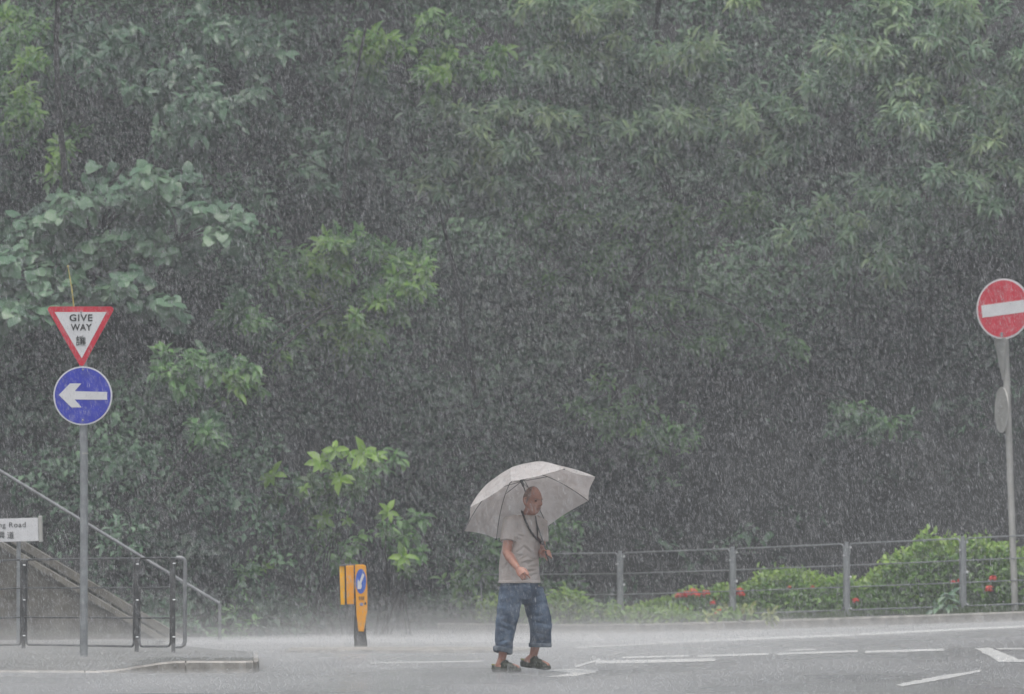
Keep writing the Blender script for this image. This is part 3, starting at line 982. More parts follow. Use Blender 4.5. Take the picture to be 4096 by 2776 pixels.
# ------------------------------------------------------------------ wooded slope
def r1(cx, cy, d): return at(cx / 1.1348, cy / 1.1348, d)
def r2(cx, cy, d): return at(2048 + cx / 1.1348, cy / 1.1348, d)
def r3(cx, cy, d): return at(2048 + cx / 1.1348, 1100 + cy / 1.1348, d)
def r8(cx, cy, d): return at(cx / 1.162, 1000 + cy / 1.162, d)
def dp(cx, cy, d): return at(cx * 1.7625, cy * 1.7625, d)

def tree(name, label, fork, base_xy, clumps, m, tpl, per, ll, lw, dens, droop, flat, spread=1.0, tint=0.5, canopy=(), r0=0.14, cat='tree', group=None):
    """clumps: (world point, radius m, tint offset)"""
    bx, by = base_xy
    base = Vector((bx, by, hill(bx, by) - 0.1))
    t = thing(name, label, cat, base, group)
    fork = Vector(fork)
    mb = MB()
    mid = base.lerp(fork, 0.5) + Vector((random.uniform(-.25, .25), random.uniform(-.2, .2), 0))
    mb.tube([base, base.lerp(mid, 0.6), mid, mid.lerp(fork, 0.6), fork], [r0 * 1.0, r0 * .8, r0 * 0.7, r0 * 0.6, r0 * 0.5], 10)
    # scaffold limbs to cluster centres, then branches to each spray group
    pts = [Vector(c[0]) for c in clumps] + [Vector(c[0]) for c in canopy]
    k = max(2, min(9, len(pts) // 5))
    cen = random.sample(pts, k)
    for _ in range(5):
        grp = [[] for _ in cen]
        for p in pts:
            grp[min(range(len(cen)), key=lambda i: (cen[i] - p).length)].append(p)
        cen = [sum(g, Vector()) / len(g) if g else c for g, c in zip(grp, cen)]
    for c, g in zip(cen, grp):
        hub = c.lerp(fork, 0.25) - Vector((0, -0.3, 0.15))
        limb(mb, fork, hub, r0 * 0.38, r0 * 0.18, 0.10)
        for p in g:
            limb(mb, hub, p + Vector((0, 0.1, -0.05)), r0 * 0.17, 0.008, 0.06, 5)
    mb.build('trunk', M['bark'], t, smooth=True)
    L = Leaves()
    for c, r, dt in clumps:
        q = np.array(c) + RNG.normal(size=3) * np.array([0.03, 0.35, 0.03])
        clump(L, q, r * 1.08, max(6, int(1.35 * dens * r * r)), per, ll, lw, tint + dt + 0.16, droop, flat, spread)  # raised tint stands in for light on the outer bunches
        for _ in range(2):                       # inner foliage behind each bunch, its shade put into a darker tint
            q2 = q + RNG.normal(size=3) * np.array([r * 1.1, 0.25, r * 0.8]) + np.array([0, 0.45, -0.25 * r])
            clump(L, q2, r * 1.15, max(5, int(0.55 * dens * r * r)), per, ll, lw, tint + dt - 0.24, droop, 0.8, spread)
    for c, r in canopy:  # unseen leaf masses above the frame, added to shade the slope
        clump(L, c, r, int(11 * r * r), 6, 0.42, 0.26, 0.3, 0.3, 0.5)
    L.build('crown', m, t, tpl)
    return t

def clear(fn, cx, cy, d, gap=1.25):
    """the point on the slope's open side"""
    p = fn(cx, cy, d)
    while p.y > 66 and p.z < hill(p.x, p.y + 0.3) + gap:
        d -= 0.4
        p = fn(cx, cy, d)
    return p
S = 1 / 1.1348 / F_PX
def cl(fn, d, lst, k=1.0, dt=0.0):
    out = []
    for e in lst:
        cx, cy, r = e[:3]
        out.append((clear(fn, cx, cy, d), r * S * d * k, (e[3] if len(e) > 3 else 0.0) + dt))
    return out

def fuller(c, n=1):
    """further leaf bunches next to the ones read off the photograph"""
    out = list(c)
    for p, r, dt in c:
        for _ in range(n):
            if random.random() < 0.8:
                out.append((p + Vector((random.uniform(-1.5, 1.5) * r, random.uniform(-.5, .2), random.uniform(-.9, .9) * r)), r * random.uniform(.7, 1.05), dt - 0.10))
    return out

big = cl(r1, 75, [(480,880,100),(600,820,110),(720,800,90,.1),(740,890,70),(650,900,70),(330,910,80),(400,920,70),(230,1000,80),(200,1040,50),(290,960,60),(1000,980,90),(920,950,60),(1060,1020,60),(1020,1050,50),(400,1120,90),(300,1140,70),(480,1100,70),(460,1160,50),(700,1080,80),(640,1080,50),(740,1120,60),(100,1150,90),(30,1190,70),(230,1240,90),(130,1250,60),(200,1300,60),(330,1270,60),(80,1340,70),(130,1370,60),(60,1440,80),(20,1400,60),(440,1290,80),(540,1270,90),(600,1290,60),(460,1330,50),(720,1360,60),(780,1350,50),(220,1420,50),(-80,1200,90),(-90,1350,90)])
tree('broadleaf_tree', 'tree with large rounded grey green leaves in drooping tiers above the give way sign', r1(350, 1250, 77.0), (-4.9, 77.6), big, M['leaf_big'], T_ROUND, 5, 0.185, 0.165, 120, 0.75, 0.55, 0.9, 0.5,
     [((-6.5, 74.5, 11.2), 1.9), ((-4.2, 75, 12.3), 2.0), ((-7.5, 77, 12.5), 2.0)])

lime = cl(r1, 80, [(1500,1120,70,.2),(1480,1180,50,.15),(1560,1190,60,.2),(1540,1230,50,.15),(1640,1120,80,-.1),(1690,1140,50,-.1),(1350,1210,80,-.15),(1420,1170,60,-.1),(1400,1300,60),(1440,1350,60,.15),(1430,1390,50,.1),(1800,1200,60),(1900,1190,60,.15),(1780,1270,80),(1860,1280,80),(1900,1330,50),(1680,1370,60,-.15),(1740,1390,50),(1720,1340,40),(1640,1430,70,.1),(1680,1480,60,.1),(1580,1460,50,.1),(1540,1500,80,.12),(1450,1500,70,.12),(1600,1540,60,.1),(1560,1570,40,.1),(1300,1300,60,-.3),(1230,1180,60,-.35)]) \
     + [(clear(r8, x, y, 80), r * S * 80, 0.08) for x, y, r in ((1110,570,55),(1190,570,50),(1270,490,60),(1320,490,50),(1120,600,40))] \
     + [(clear(r8, x, y, 80.5), r * S * 80, -0.3) for x, y, r in ((870,500,60),(850,560,60),(1000,560,50),(880,640,50),(920,800,60),(950,880,50),(1150,350,60),(1060,300,50))]
tree('young_tree', 'slender tree with ragged yellow green leaf bunches, between the blue disc and the umbrella', r1(1550, 1500, 81.5), (-1.6, 83.2), fuller(lime, 1), M['leaf_lime'], T_LEAF, 6, 0.18, 0.08, 115, 0.45, 0.6, 1.0, 0.5,
     [((-2.4, 79, 11.9), 1.8), ((-0.2, 80, 12.6), 1.9)], r0=0.09)

ra = cl(r2, 84, [(130,20,80),(470,40,60,.1),(1040,20,70,.15),(320,110,50,.1),(230,240,90),(370,240,80,.1),(420,290,70),(500,170,50,.1),(720,250,90),(840,230,90,.05),(880,300,80),(650,350,70,-.1),(480,330,50,-.2),(1360,370,70),(220,540,90),(160,590,60),(40,500,80),(30,640,80),(400,580,80),(560,560,70),(700,540,80),(820,530,80,.1),(880,580,70),(660,630,70),(650,710,50),(1040,530,70,.1),(1080,580,50,.15),(1250,590,80),(1150,680,80),(1200,650,60),(1090,750,50),(330,100,60,.1),(900,420,60,-.15),(1120,430,60,-.15),(1280,500,50,-.1),(560,260,60,-.1)]) \
   + cl(r1, 84, [(2130,530,70),(2190,600,60),(2070,520,50),(2290,490,60),(2140,700,80),(2070,690,50),(2110,770,60),(2170,820,50),(2250,830,60),(1960,830,50,.1),(2250,670,40,.3)])
ra = fuller(ra, 2)
tree('drooping_leaf_tree', 'tall tree with sprays of narrow drooping leaves, high above the umbrella', r2(600, 520, 86.5), (2.6, 88.0), ra, M['leaf_right'], T_LEAF, 8, 0.215, 0.060, 110, 0.55, 0.42, 1.1, 0.5,
     [((1.5, 82, 11.8), 2.1), ((4.2, 82, 12.4), 2.1), ((3.0, 79, 12.8), 2.0), ((0.2, 84, 12.2), 1.8)], r0=0.13)
rb = cl(r2, 81.5, [(1460,200,80),(1560,150,80,.1),(1540,280,70),(1690,240,90),(1820,270,80),(1920,200,80),(2000,120,60,.05),(2060,60,60),(2000,10,70),(2040,280,70),(1740,420,80),(1860,420,80),(1800,520,80),(1720,540,60),(1930,500,60,.1),(1820,590,70),(2000,560,70),(2050,640,80),(2150,600,90),(2250,560,90),(2300,480,90),(2220,460,80),(2280,360,70),(2300,260,40),(2280,720,80),(2220,740,60),(2080,740,60),(1960,790,70),(2060,830,80),(2110,880,60),(2020,890,60),(2160,940,50,-.1),(1900,330,60,-.1),(2120,380,60),(2380,500,90),(2400,650,90),(1750,100,60),(1700,30,60)])
rb = fuller(rb, 1)
tree('drooping_leaf_tree', 'tall tree with sprays of narrow drooping leaves reaching over the no entry disc', r2(1950, 600, 84.0), (7.3, 84.5), rb, M['leaf_right'], T_LEAF, 8, 0.215, 0.060, 110, 0.6, 0.42, 1.1, 0.48,
     [((6.5, 78.5, 12.2), 2.0), ((8.5, 79, 11.2), 2.0), ((8.8, 82, 12.5), 1.8)], r0=0.13)
rc = cl(r2, 82.5, [(1690,890,80),(1620,860,60),(1740,880,50),(1420,930,40,.1),(1380,990,60,.1),(1560,1000,80,.05),(1620,1000,60),(1490,1060,60),(1600,1080,60),(1270,1040,60,-.1),(1230,1090,60,-.1),(1700,1120,50),(1660,1190,80,.05),(1720,1210,50),(1480,1210,50,-.2),(1800,1020,40,-.2)])
tree('young_tree', 'small tree of hanging narrow leaves lit against the dark hollow beside the no entry disc', r2(1560, 1120, 84), (4.9, 84.6), rc, M['leaf_right'], T_LEAF, 8, 0.20, 0.056, 110, 0.7, 0.42, 1.0, 0.45, r0=0.05)
rd = cl(r2, 85, [(140,920,70),(320,990,50,.15),(90,1000,50),(500,1010,50),(720,970,60),(800,1010,60),(1020,1000,50),(1080,910,50,.1),(450,1110,70,.05),(650,1080,40),(770,1140,60),(160,1120,70,-.1),(380,1210,60,-.1),(680,1380,80,.05),(760,1420,80),(860,1390,60,-.1),(980,1450,70,-.1),(900,1550,50,-.1),(130,1290,50,.1),(60,900,60,-.1)]) \
   + cl(r3, 85, [(420,640,80),(520,540,70),(600,580,60),(580,700,50,.2),(760,750,80,-.05),(920,310,50,.1),(950,230,60),(1280,340,60,-.1),(300,600,60,-.1),(1600,600,60,-.25),(1700,660,60,-.25)])
tree('shaded_tree', 'dim shaded tree with thin scattered leaf bunches just above and right of the umbrella', r2(520, 1300, 86), (2.0, 86.0), fuller(rd, 1), M['leaf_lime'], T_LEAF, 6, 0.17, 0.065, 85, 0.5, 0.55, 1.0, 0.30, r0=0.08)

ua = cl(r1, 82, [(130,430,70,.3),(120,500,80,.15),(170,250,40,.35),(30,360,50,.2),(230,700,60,.25),(270,650,50,.15),(10,80,40,.3),(120,300,40,.2),(60,560,60),(110,140,90,-.1),(200,100,80,-.1),(300,580,60,-.15),(60,480,60,0.1),(-60,400,80),(-50,200,80)])
tree('leafy_tree', 'tree with small yellow green leaves high on the slope above the rounded leaf tree', r1(180, 800, 83.5), (-6.4, 84.0), ua, M['leaf_lime'], T_LEAF, 6, 0.16, 0.075, 100, 0.45, 0.6, 1.0, 0.40,
     [((-6.2, 80, 12.0), 1.9), ((-4.0, 81, 12.6), 2.0)], r0=0.1)
ub = cl(r1, 86, [(870,500,90),(960,470,80),(900,560,60),(850,620,50,.1),(1010,540,50),(780,590,50,.1),(1000,130,90,.1),(900,100,70),(1320,760,80),(1280,780,40,.1),(1380,640,60),(1140,400,60),(1500,600,60),(800,320,60),(1100,180,80),(1250,80,80),(1450,300,70,-.1),(1600,420,70,-.1),(640,420,70,-.1),(560,180,80,-.1),(420,300,60,-.1),(1350,860,60,-.1),(1560,640,60,.1)])
tree('grey_green_tree', 'dull grey green tree far up the slope, blurred by rain', r1(1050, 760, 88), (-3.0, 89.5), fuller(ub, 1), M['leaf_big'], T_LEAF, 5, 0.22, 0.12, 75, 0.6, 0.6, 1.0, 0.35,
     [((-3.2, 83, 12.8), 2.0), ((-1.4, 85, 12.2), 2.0)], r0=0.12)
uc = cl(r1, 82, [(1720,150,60,.25),(1690,210,50,.25),(1760,160,40,.2),(1640,180,40),(2020,230,90,.12),(2080,270,70,.05),(1960,260,60),(1990,300,60,.1),(1950,60,60,-.1),(2000,120,50),(1920,330,60,-.1),(2280,240,60,-.1),(2200,320,60,-.15)])
tree('young_tree', 'bright green leafy tree top showing as two lit patches near the top edge', r1(1880, 480, 84.5), (-0.5, 87.5), uc, M['leaf_lime'], T_LEAF, 6, 0.20, 0.10, 90, 0.6, 0.6, 1.0, 0.5, r0=0.05)

# low bushes in front of the slope
def bush(name, label, base_xy, clumps, m, tpl, per, ll, lw, dens, droop, tint, cat='bush', stems=6):
    bx, by = base_xy
    base = Vector((bx, by, hill(bx, by) - 0.03))
    t = thing(name, label, cat, base)
    mb = MB()
    for c, r, dt in clumps:
        limb(mb, base + Vector((random.uniform(-.1, .1), random.uniform(-.1, .1), 0)), c, 0.018, 0.005, 0.05, 5)
    mb.ball(base, 0.13, 0.13, 0.05, 6)
    mb.build('stems', M['bark'], t, smooth=True)
    L = Leaves()
    for c, r, dt in clumps:
        clump(L, c, r, max(4, int(dens * r * r)), per, ll, lw, tint + dt, droop, 0.9, 1.0)
    L.build('foliage', m, t, tpl)
    return t
SD_ = 1.7625 / F_PX
def cd(d, lst): return [(clear(dp, x, y, d, 0.3), r * SD_ * d, (q[0] if q else 0.0)) for x, y, r, *q in lst]
bush('leafy_bush', 'green broad leaved bush behind the rounded end of the long railing', (-0.9, 84.0), cd(83, [(1060,1310,45),(1030,1325,35,.15),(1090,1290,45),(1120,1250,45,-.1),(1050,1350,30,.1),(1100,1230,40,-.15),(1080,1370,40,-.2),(1110,1330,40,-.15)]), M['leaf_lime'], T_LEAF, 6, 0.17, 0.085, 110, 0.4, 0.45)
bush('leafy_bush', 'green bush seen to the right of the man between his chest and the umbrella edge', (1.2, 84.6), cd(83.5, [(1235,1200,35,.15),(1265,1190,35),(1250,1240,40),(1280,1220,40,-.15),(1300,1260,40,-.25),(1290,1330,40,-.3),(1260,1340,35,-.25),(1290,1170,40,-.2)]), M['leaf_lime'], T_LEAF, 6, 0.16, 0.08, 110, 0.4, 0.42)
bush('leafy_bush', 'ragged dark green bush beside the foot of the handrail', (-2.4, 79.0), cd(78, [(560,1300,40),(535,1340,40),(530,1385,35,.1),(575,1390,40),(520,1415,40,-.1),(560,1430,40,-.1),(600,1350,35,-.2),(585,1280,25,-.1)]), M['leaf_lime'], T_LEAF, 6, 0.13, 0.06, 130, 0.4, 0.36)
bush('leafy_bush', 'small pale green bush peeping over the stair handrail by the sign pole', (-4.1, 75.0), cd(74, [(270,1195,35),(300,1215,35),(250,1230,30,-.1),(330,1240,30,-.2)]), M['leaf_big'], T_LEAF, 5, 0.16, 0.08, 110, 0.4, 0.4)

# saplings with bright whorls of leaves
def whorl(L, c, r, n, tint, face, shoot=False):
    c = np.array(c)
    ax = unit(np.array(face, float))
    u = unit(np.cross(ax, np.array([0.1, 0.2, 1.0]))); v = np.cross(ax, u)
    a0 = RNG.random() * 6.28
    th = a0 + 2 * np.pi * (np.arange(n) + RNG.random(n) * 0.5) / n
    d = unit(np.cos(th)[:, None] * u + np.sin(th)[:, None] * v + 0.25 * ax + np.array([0, 0, -0.25]) + RNG.normal(size=(n, 3)) * 0.22)
    l = r * (0.75 + 0.5 * RNG.random(n))
    L.add(np.tile(c, (n, 1)), d, np.tile(ax, (n, 1)) + RNG.normal(size=(n, 3)) * 0.2, l, l * 0.54, tint + RNG.normal(size=n) * 0.12)
    k = 3
    d = unit(ax + RNG.normal(size=(k, 3)) * 0.5)
    l = r * 0.5 * np.ones(k)
    L.add(np.tile(c + ax * 0.02, (k, 1)), d, np.tile(u, (k, 1)) + RNG.normal(size=(k, 3)) * 0.3, l, l * 0.4, tint + 0.15 + RNG.normal(size=k) * 0.1)
def c7(cx, cy, d): return at(1000 + cx / 2.187, 1680 + cy / 2.187, d)
def sapling(label, base_xy, rosettes, d, dim=()):
    bx, by = base_xy
    base = Vector((bx, by, hill(bx, by) - 0.03 if by > foot_y(bx) - 1 else G(bx, by)))
    t = thing('sapling', label, 'sapling', base)
    mb, L = MB(), Leaves()
    for cx, cy, r, tint in rosettes:
        p = clear(c7, cx, cy, d, 0.4)
        limb(mb, base + Vector((random.uniform(-.06, .06), random.uniform(-.06, .06), 0)), p, 0.014, 0.005, 0.05, 7)
        whorl(L, p, 0.98 * r / 2.187 * d / F_PX, 6, 0.3 + 0.7 * tint, (RNG.normal() * 0.3, -1.0, 0.6))
        # darker leaves lower on the same twig
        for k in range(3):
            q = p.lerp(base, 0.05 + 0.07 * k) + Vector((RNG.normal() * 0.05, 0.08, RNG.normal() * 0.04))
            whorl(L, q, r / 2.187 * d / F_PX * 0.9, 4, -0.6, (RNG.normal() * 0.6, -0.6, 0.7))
    mb.ball(base, 0.09, 0.09, 0.04, 6)
    mb.build('stems', M['bark'], t, smooth=True)
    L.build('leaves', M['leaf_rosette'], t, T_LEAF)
    for cx, cy, r in dim:
        pass
sapling('sapling with the largest cluster of bright lime leaf whorls, above the orange bollard', (-2.9, 77.2), [(620, 370, 150, .5), (745, 265, 125, .5), (795, 500, 150, .6), (990, 305, 160, .5), (870, 300, 90, .3), (1110, 310, 110, .4), (205, 480, 130, .35), (480, 600, 70, .2)], 75)
sapling('small sapling with two lime leaf whorls straight above the left slab of the bollard', (-3.0, 77.3), [(645, 860, 110, .3), (845, 880, 70, .05)], 75.5)
sapling('sapling with one neat star of lime leaves right of and above the bollard', (-1.75, 77.5), [(1210, 805, 130, .55)], 75)
sapling('low sapling with one drooping lime leaf whorl nearest the bollard', (-1.45, 77.2), [(1345, 1200, 125, .5), (1330, 1260, 80, .4)], 74.5)
sapling('tiny sapling with two pale leaf tufts over the bush by the handrail', (-3.5, 77.6), [(130, 1290, 75, .2), (212, 1280, 50, .1)], 75.5)

SC7 = 1.7625 / F_PX
bush('leafy_bush', 'dull green bush with loose leaves behind the lime saplings above the bollard', (-2.2, 78.0),
     [(clear(c7, x, y, 76.5, 0.25), r / 2.187 * 76.5 / F_PX, dt) for x, y, r, dt in ((560, 520, 120, -.1), (760, 420, 130, 0), (960, 480, 120, -.05), (1130, 400, 120, .05), (1240, 300, 80, .05), (420, 560, 90, -.15), (700, 700, 120, -.2), (900, 640, 110, -.15), (1250, 900, 120, 0), (1100, 1020, 140, .05), (960, 1080, 120, .1), (820, 1130, 120, .05), (1380, 1000, 110, -.05), (1440, 1140, 90, 0), (700, 1180, 100, -.1), (1250, 1180, 110, -.1), (600, 950, 90, -.2), (1500, 850, 90, -.15))],
     M['leaf_lime'], T_LEAF, 6, 0.18, 0.09, 90, 0.5, 0.40)

# undergrowth: leaves nobody could count, clumped over the soil of the slope
def undergrowth():
    L = Leaves()
    nc = 0
    for i in range(4200):
        x = RNG.uniform(-10.5, 11.5); dd = RNG.random() ** 1.1 * 21
        y = foot_y(x) + dd - 0.2
        if y > 101: continue
        z = hill(x, y)
        big_n = mnoise.fractal(Vector((x * 0.28, y * 0.28, z * 0.28 + 9)), 1.0, 2.0, 3)
        hollow = sstep(x, 0.6, 2.2) * (1 - sstep(z, 2.6, 4.6))     # hollow under the right hand trees: leaves thinned, shade put into their tint
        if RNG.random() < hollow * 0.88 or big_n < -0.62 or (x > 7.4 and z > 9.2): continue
        r = RNG.uniform(0.28, 0.65) * (0.65 if hollow > 0.5 else 1)
        n = int(RNG.uniform(45, 95) * (r / 0.45) ** 2)
        p = unit(RNG.normal(size=(n, 3))) * (0.45 + 0.55 * RNG.random((n, 1)) ** 0.5)
        p[:, 2] = np.abs(p[:, 2]) * 0.9 - 0.1
        o = unit(p + np.array([0, -0.3, 0.2]))
        b = np.array([x, y, z]) + p * np.array([r * 1.15, r, r * 0.95])
        d = unit(o * 0.5 + RNG.normal(size=(n, 3)) * 0.55 + np.array([0, -0.2, -0.30]))
        nn = unit(o * 0.8 + RNG.normal(size=(n, 3)) * 0.35 + np.array([0, -0.2, 0.6]))
        s = RNG.choice([0.10, 0.13, 0.17])
        l = s * (0.7 + 0.6 * RNG.random(n))
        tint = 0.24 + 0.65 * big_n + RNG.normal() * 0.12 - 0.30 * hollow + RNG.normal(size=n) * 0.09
        L.add(b, d, nn, l, l * RNG.choice([0.35, 0.5, 0.6]), tint)
        nc += n
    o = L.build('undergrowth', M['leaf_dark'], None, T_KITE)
    tag(o, kind='stuff')
undergrowth()

# ------------------------------------------------------------------ planted verge: flowering shrubs
def c6(cx, cy, d): return at(1880 + cx / 1.0487, 2000 + cy / 1.0487, d)
def fd(cx):
    k = (1880 + cx / 1.0487 - 2048) / F_PX
    return (80 + 1.56 * 0.983) / (1 + 0.983 * k) + 0.20

def shrub(name, label, d0, outline, base_cy, m, ll, lw, n, tint, thick=0.9, stems=7, group=None):
    """outline: (cx, cy) along the top of the shrub; filled with leaves down to base_cy, denser at the skin"""
    d = d0 = fd((outline[0][0] + outline[-1][0]) / 2)
    ox = np.array([o[0] for o in outline], float); oy = np.array([o[1] for o in outline], float)
    p0 = c6((ox[0] + ox[-1]) / 2, base_cy, d)
    gz = G(p0.x, d) + 0.15
    t = thing(name, label, 'shrub', Vector((p0.x, d + thick / 2, gz)), group)
    L = Leaves()
    cx = RNG.uniform(ox[0], ox[-1], n)
    topy = np.interp(cx, ox, oy)
    u = RNG.random(n)                          # position over the front/top skin
    pos = []
    for i in range(n):
        a = u[i] * 1.75                         # 0 = foot of front, 1.57 = crest, beyond = back
        s = 1 - 0.35 * RNG.random() ** 2
        lump = 1.02 + (0.10 * RNG.random() ** 6) + 0.20 * mnoise.noise(Vector((cx[i] * 0.02, a * 2.2, d)))
        d = fd(cx[i])
        top = c6(cx[i], topy[i], d + thick / 2)
        gz_i = G(top.x, d) + 0.12
        H = max(top.z - gz_i, 0.08)
        pos.append((top.x + RNG.normal() * 0.03, d + thick / 2 - math.cos(a) * thick / 2 * s * lump, gz_i + math.sin(a) * H * s * lump))
    pos = np.array(pos)
    a = u * 1.75
    out = np.stack([RNG.normal(size=n) * 0.35, -np.cos(a), np.sin(a) * 0.9 + 0.25], 1)
    dr = unit(out * 0.55 + RNG.normal(size=(n, 3)) * 0.75)
    nn = unit(out * 0.7 + np.array([0, -0.1, 0.6]) + RNG.normal(size=(n, 3)) * 0.4)
    l = ll * (0.65 + 0.7 * RNG.random(n))
    nz = np.array([mnoise.noise(Vector((q[0] * 3, q[1] * 3, q[2] * 3))) for q in pos])
    crest_tint = np.where(u > 0.55, 0.30, -0.10)  # lighter leaves over the crest, darker down the front
    L.add(pos, dr, nn, l, l * (lw / ll), tint + crest_tint + nz * 0.22 + RNG.normal(size=n) * 0.12)
    d = d0
    mb = MB(); mb.ball((p0.x, d + thick / 2, gz - 0.04), 0.12, 0.12, 0.05, 6)
    for i in range(stems):
        q = pos[RNG.integers(n)]
        limb(mb, Vector((p0.x + random.uniform(-.08, .08), d + thick / 2, gz - 0.03)), Vector(q), 0.014, 0.004, 0.04, 5)
    mb.build('stems', M['bark'], t, smooth=True)
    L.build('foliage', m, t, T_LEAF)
    return t

def blossom(parent, p, r, m='flower'):
    r *= 1.5
    """ball of small four petalled florets"""
    mb = MB()
    p = Vector(p)
    for i in range(26):
        v = Vector(RNG.normal(size=3)); v.normalize()
        if v.z < -0.5: v.z = -v.z
        c = p + Vector((v.x * r, v.y * r, v.z * r * 0.75))
        a = v.orthogonal().normalized(); b = v.cross(a)
        s = r * 0.42
        vs = [c]
        for k in range(8):
            q = s * (1.0 if k % 2 == 0 else 0.45)
            an = math.pi * k / 4 + i
            vs.append(c + a * (q * math.cos(an)) + b * (q * math.sin(an)) + v * (0.15 * s * (k % 2)))
        mb.add(vs, [(0, k + 1, (k + 1) % 8 + 1) for k in range(8)])
        mb.tube([p, c], [r * 0.06, r * 0.05], 4)
    return mb.build('flower_head', M[m], parent)

sh1 = shrub('flowering_shrub', 'low shrub with most of the red flower heads along its crest', 78.2,
            [(690, 455), (760, 440), (830, 425), (880, 400), (940, 385), (1010, 385), (1060, 372), (1092, 378), (1120, 420)], 505, M['leaf_shrub'], 0.085, 0.042, 2600, 0.42, 0.8)
for x, y, r in ((878, 404, 12), (892, 400, 11), (912, 396, 13), (932, 387, 13), (944, 393, 11), (958, 404, 11), (972, 408, 9), (990, 392, 12), (1032, 408, 8), (1034, 418, 11), (1018, 432, 8), (903, 462, 9), (1040, 482, 14), (1048, 470, 10)):
    blossom(sh1, c6(x, y, fd(x) + (-0.06 if y > 420 else 0.16)), r / 1.0487 * 78 / F_PX)
sh2 = shrub('flowering_shrub', 'rounded bright green shrub with few flowers, midway along the railing', 77.2,
            [(1120, 400), (1160, 360), (1200, 340), (1250, 312), (1310, 306), (1370, 318), (1420, 318), (1460, 338), (1510, 345), (1560, 325), (1600, 340), (1640, 400)], 505, M['leaf_shrub'], 0.085, 0.042, 5200, 0.47, 1.0)
for x, y, r in ((1130, 382, 12), (1124, 394, 9), (1140, 396, 9)):
    blossom(sh2, c6(x, y, fd(x) - 0.05), r / 1.0487 * 77 / F_PX)
for x, y, r in ((1436, 366, 6), (1340, 366, 5)):
    blossom(sh2, c6(x, y, fd(x) - 0.02), r / 1.0487 * 77 / F_PX, 'flower_orange')
sh3 = shrub('flowering_shrub', 'tallest mounded green shrub, beside the foot of the no entry pole', 75.9,
            [(1610, 400), (1660, 350), (1720, 320), (1740, 265), (1800, 240), (1840, 228), (1870, 190), (1910, 175), (1960, 185), (2030, 188), (2100, 190), (2160, 185), (2200, 195), (2250, 215), (2300, 240), (2360, 250), (2420, 280), (2460, 400)], 490, M['leaf_shrub'], 0.095, 0.05, 8500, 0.44, 1.1)
for x, y, r in ((1617, 423, 10), (2026, 345, 7), (2056, 340, 8), (2195, 330, 11), (2180, 373, 12), (2172, 380, 8), (2360, 360, 10)):
    blossom(sh3, c6(x, y, fd(x) - 0.06), r / 1.0487 * 76 / F_PX)

# yellow mottled sprigs and the ground cover at the foot of the railing
def sprig(label, d, leaves_px, foot_px, m='leaf_pale', ll=0.12):
    f = c6(*foot_px, d); f.z = G(f.x, d) + 0.12
    t = thing('mottled_plant', label, 'plant', f)
    mb, L = MB(), Leaves()
    for x, y in leaves_px:
        p = c6(x, y, d)
        mb.tube([f, f.lerp(p, 0.5) + Vector((0, -0.02, 0.03)), p], [0.005, 0.004, 0.003], 5)
        k = 4
        d_ = unit(RNG.normal(size=(k, 3)) * 0.6 + np.array([0, -0.4, -0.1]))
        l = ll * (0.7 + 0.5 * RNG.random(k))
        L.add(np.tile(np.array(p), (k, 1)) + RNG.normal(size=(k, 3)) * 0.02, d_, np.tile(np.array([0, -0.6, 0.7]), (k, 1)) + RNG.normal(size=(k, 3)) * 0.3, l, l * 0.45, 0.55 + RNG.normal(size=k) * 0.2)
    mb.build('stems', M['bark'], t, smooth=True)
    L.build('leaves', M[m], t, T_LEAF)
sprig('yellow mottled plant under the red flower heads, left of the second railing post', 77.5, [(992, 495), (1003, 484), (1012, 475), (1060, 460), (1075, 455)], (1030, 515))
sprig('yellow mottled plant just right of the second railing post', 77.0, [(1150, 455), (1168, 450), (1180, 453), (1158, 470), (1140, 462)], (1150, 512))
sprig('yellow mottled plant in front of the rounded shrub, midway between two posts', 76.4, [(1262, 470), (1250, 478), (1275, 492), (1258, 503), (1246, 508), (1268, 500)], (1262, 520))
sprig('plant with large dull grey green leaves low beside the third railing post', 75.4, [(2000, 400), (2020, 395), (2030, 420), (1990, 430), (2010, 445), (1950, 455)], (2005, 470), 'leaf_big', 0.16)

def cover(name, m, tpl, xr, n, h, ll, lw, tint, dens=None):
    L = Leaves()
    x = RNG.uniform(xr[0], xr[1], n)
    y = np.array([fence_y(v) for v in x]) - 0.50 + RNG.random(n) * 1.1
    z = np.array([G(a, b) for a, b in zip(x, y)]) + 0.12
    cl_ = np.array([mnoise.noise(Vector((a * 2.0, b * 2.0, 5.0))) for a, b in zip(x, y)])
    k = cl_ + RNG.normal(size=n) * 0.2 > -0.1
    x, y, z, cl_ = x[k], y[k], z[k], cl_[k]; n = len(x)
    hh = RNG.random(n) * h * (0.5 + np.clip(cl_ + 0.4, 0, 1)) * (1 - 0.6 * np.clip((x - 1.2) / 0.5, 0, 1))
    b = np.stack([x, y, z + (hh if tpl is not T_BLADE else 0)], 1)
    if tpl is T_BLADE:
        d = unit(RNG.normal(size=(n, 3)) * 0.25 + np.array([0, -0.1, 1.0])); nn = unit(RNG.normal(size=(n, 3)) * 0.4 + np.array([0, -1, 0.2]))
        l = hh + 0.05
        w = np.full(n, lw)
    else:
        d = unit(RNG.normal(size=(n, 3)) * 0.7 + np.array([0, -0.4, 0.0])); nn = unit(RNG.normal(size=(n, 3)) * 0.4 + np.array([0, -0.4, 0.8]))
        l = ll * (0.6 + 0.8 * RNG.random(n)); w = l * (lw / ll)
    L.add(b, d, nn, l, w, tint + 0.3 * cl_ + RNG.normal(size=n) * 0.15)
    tag(L.build(name, m, None, tpl), kind='stuff')
cover('ground_cover', M['leaf_shrub'], T_LEAF, (-0.5, 3.4), 9000, 0.38, 0.10, 0.045, 0.55)
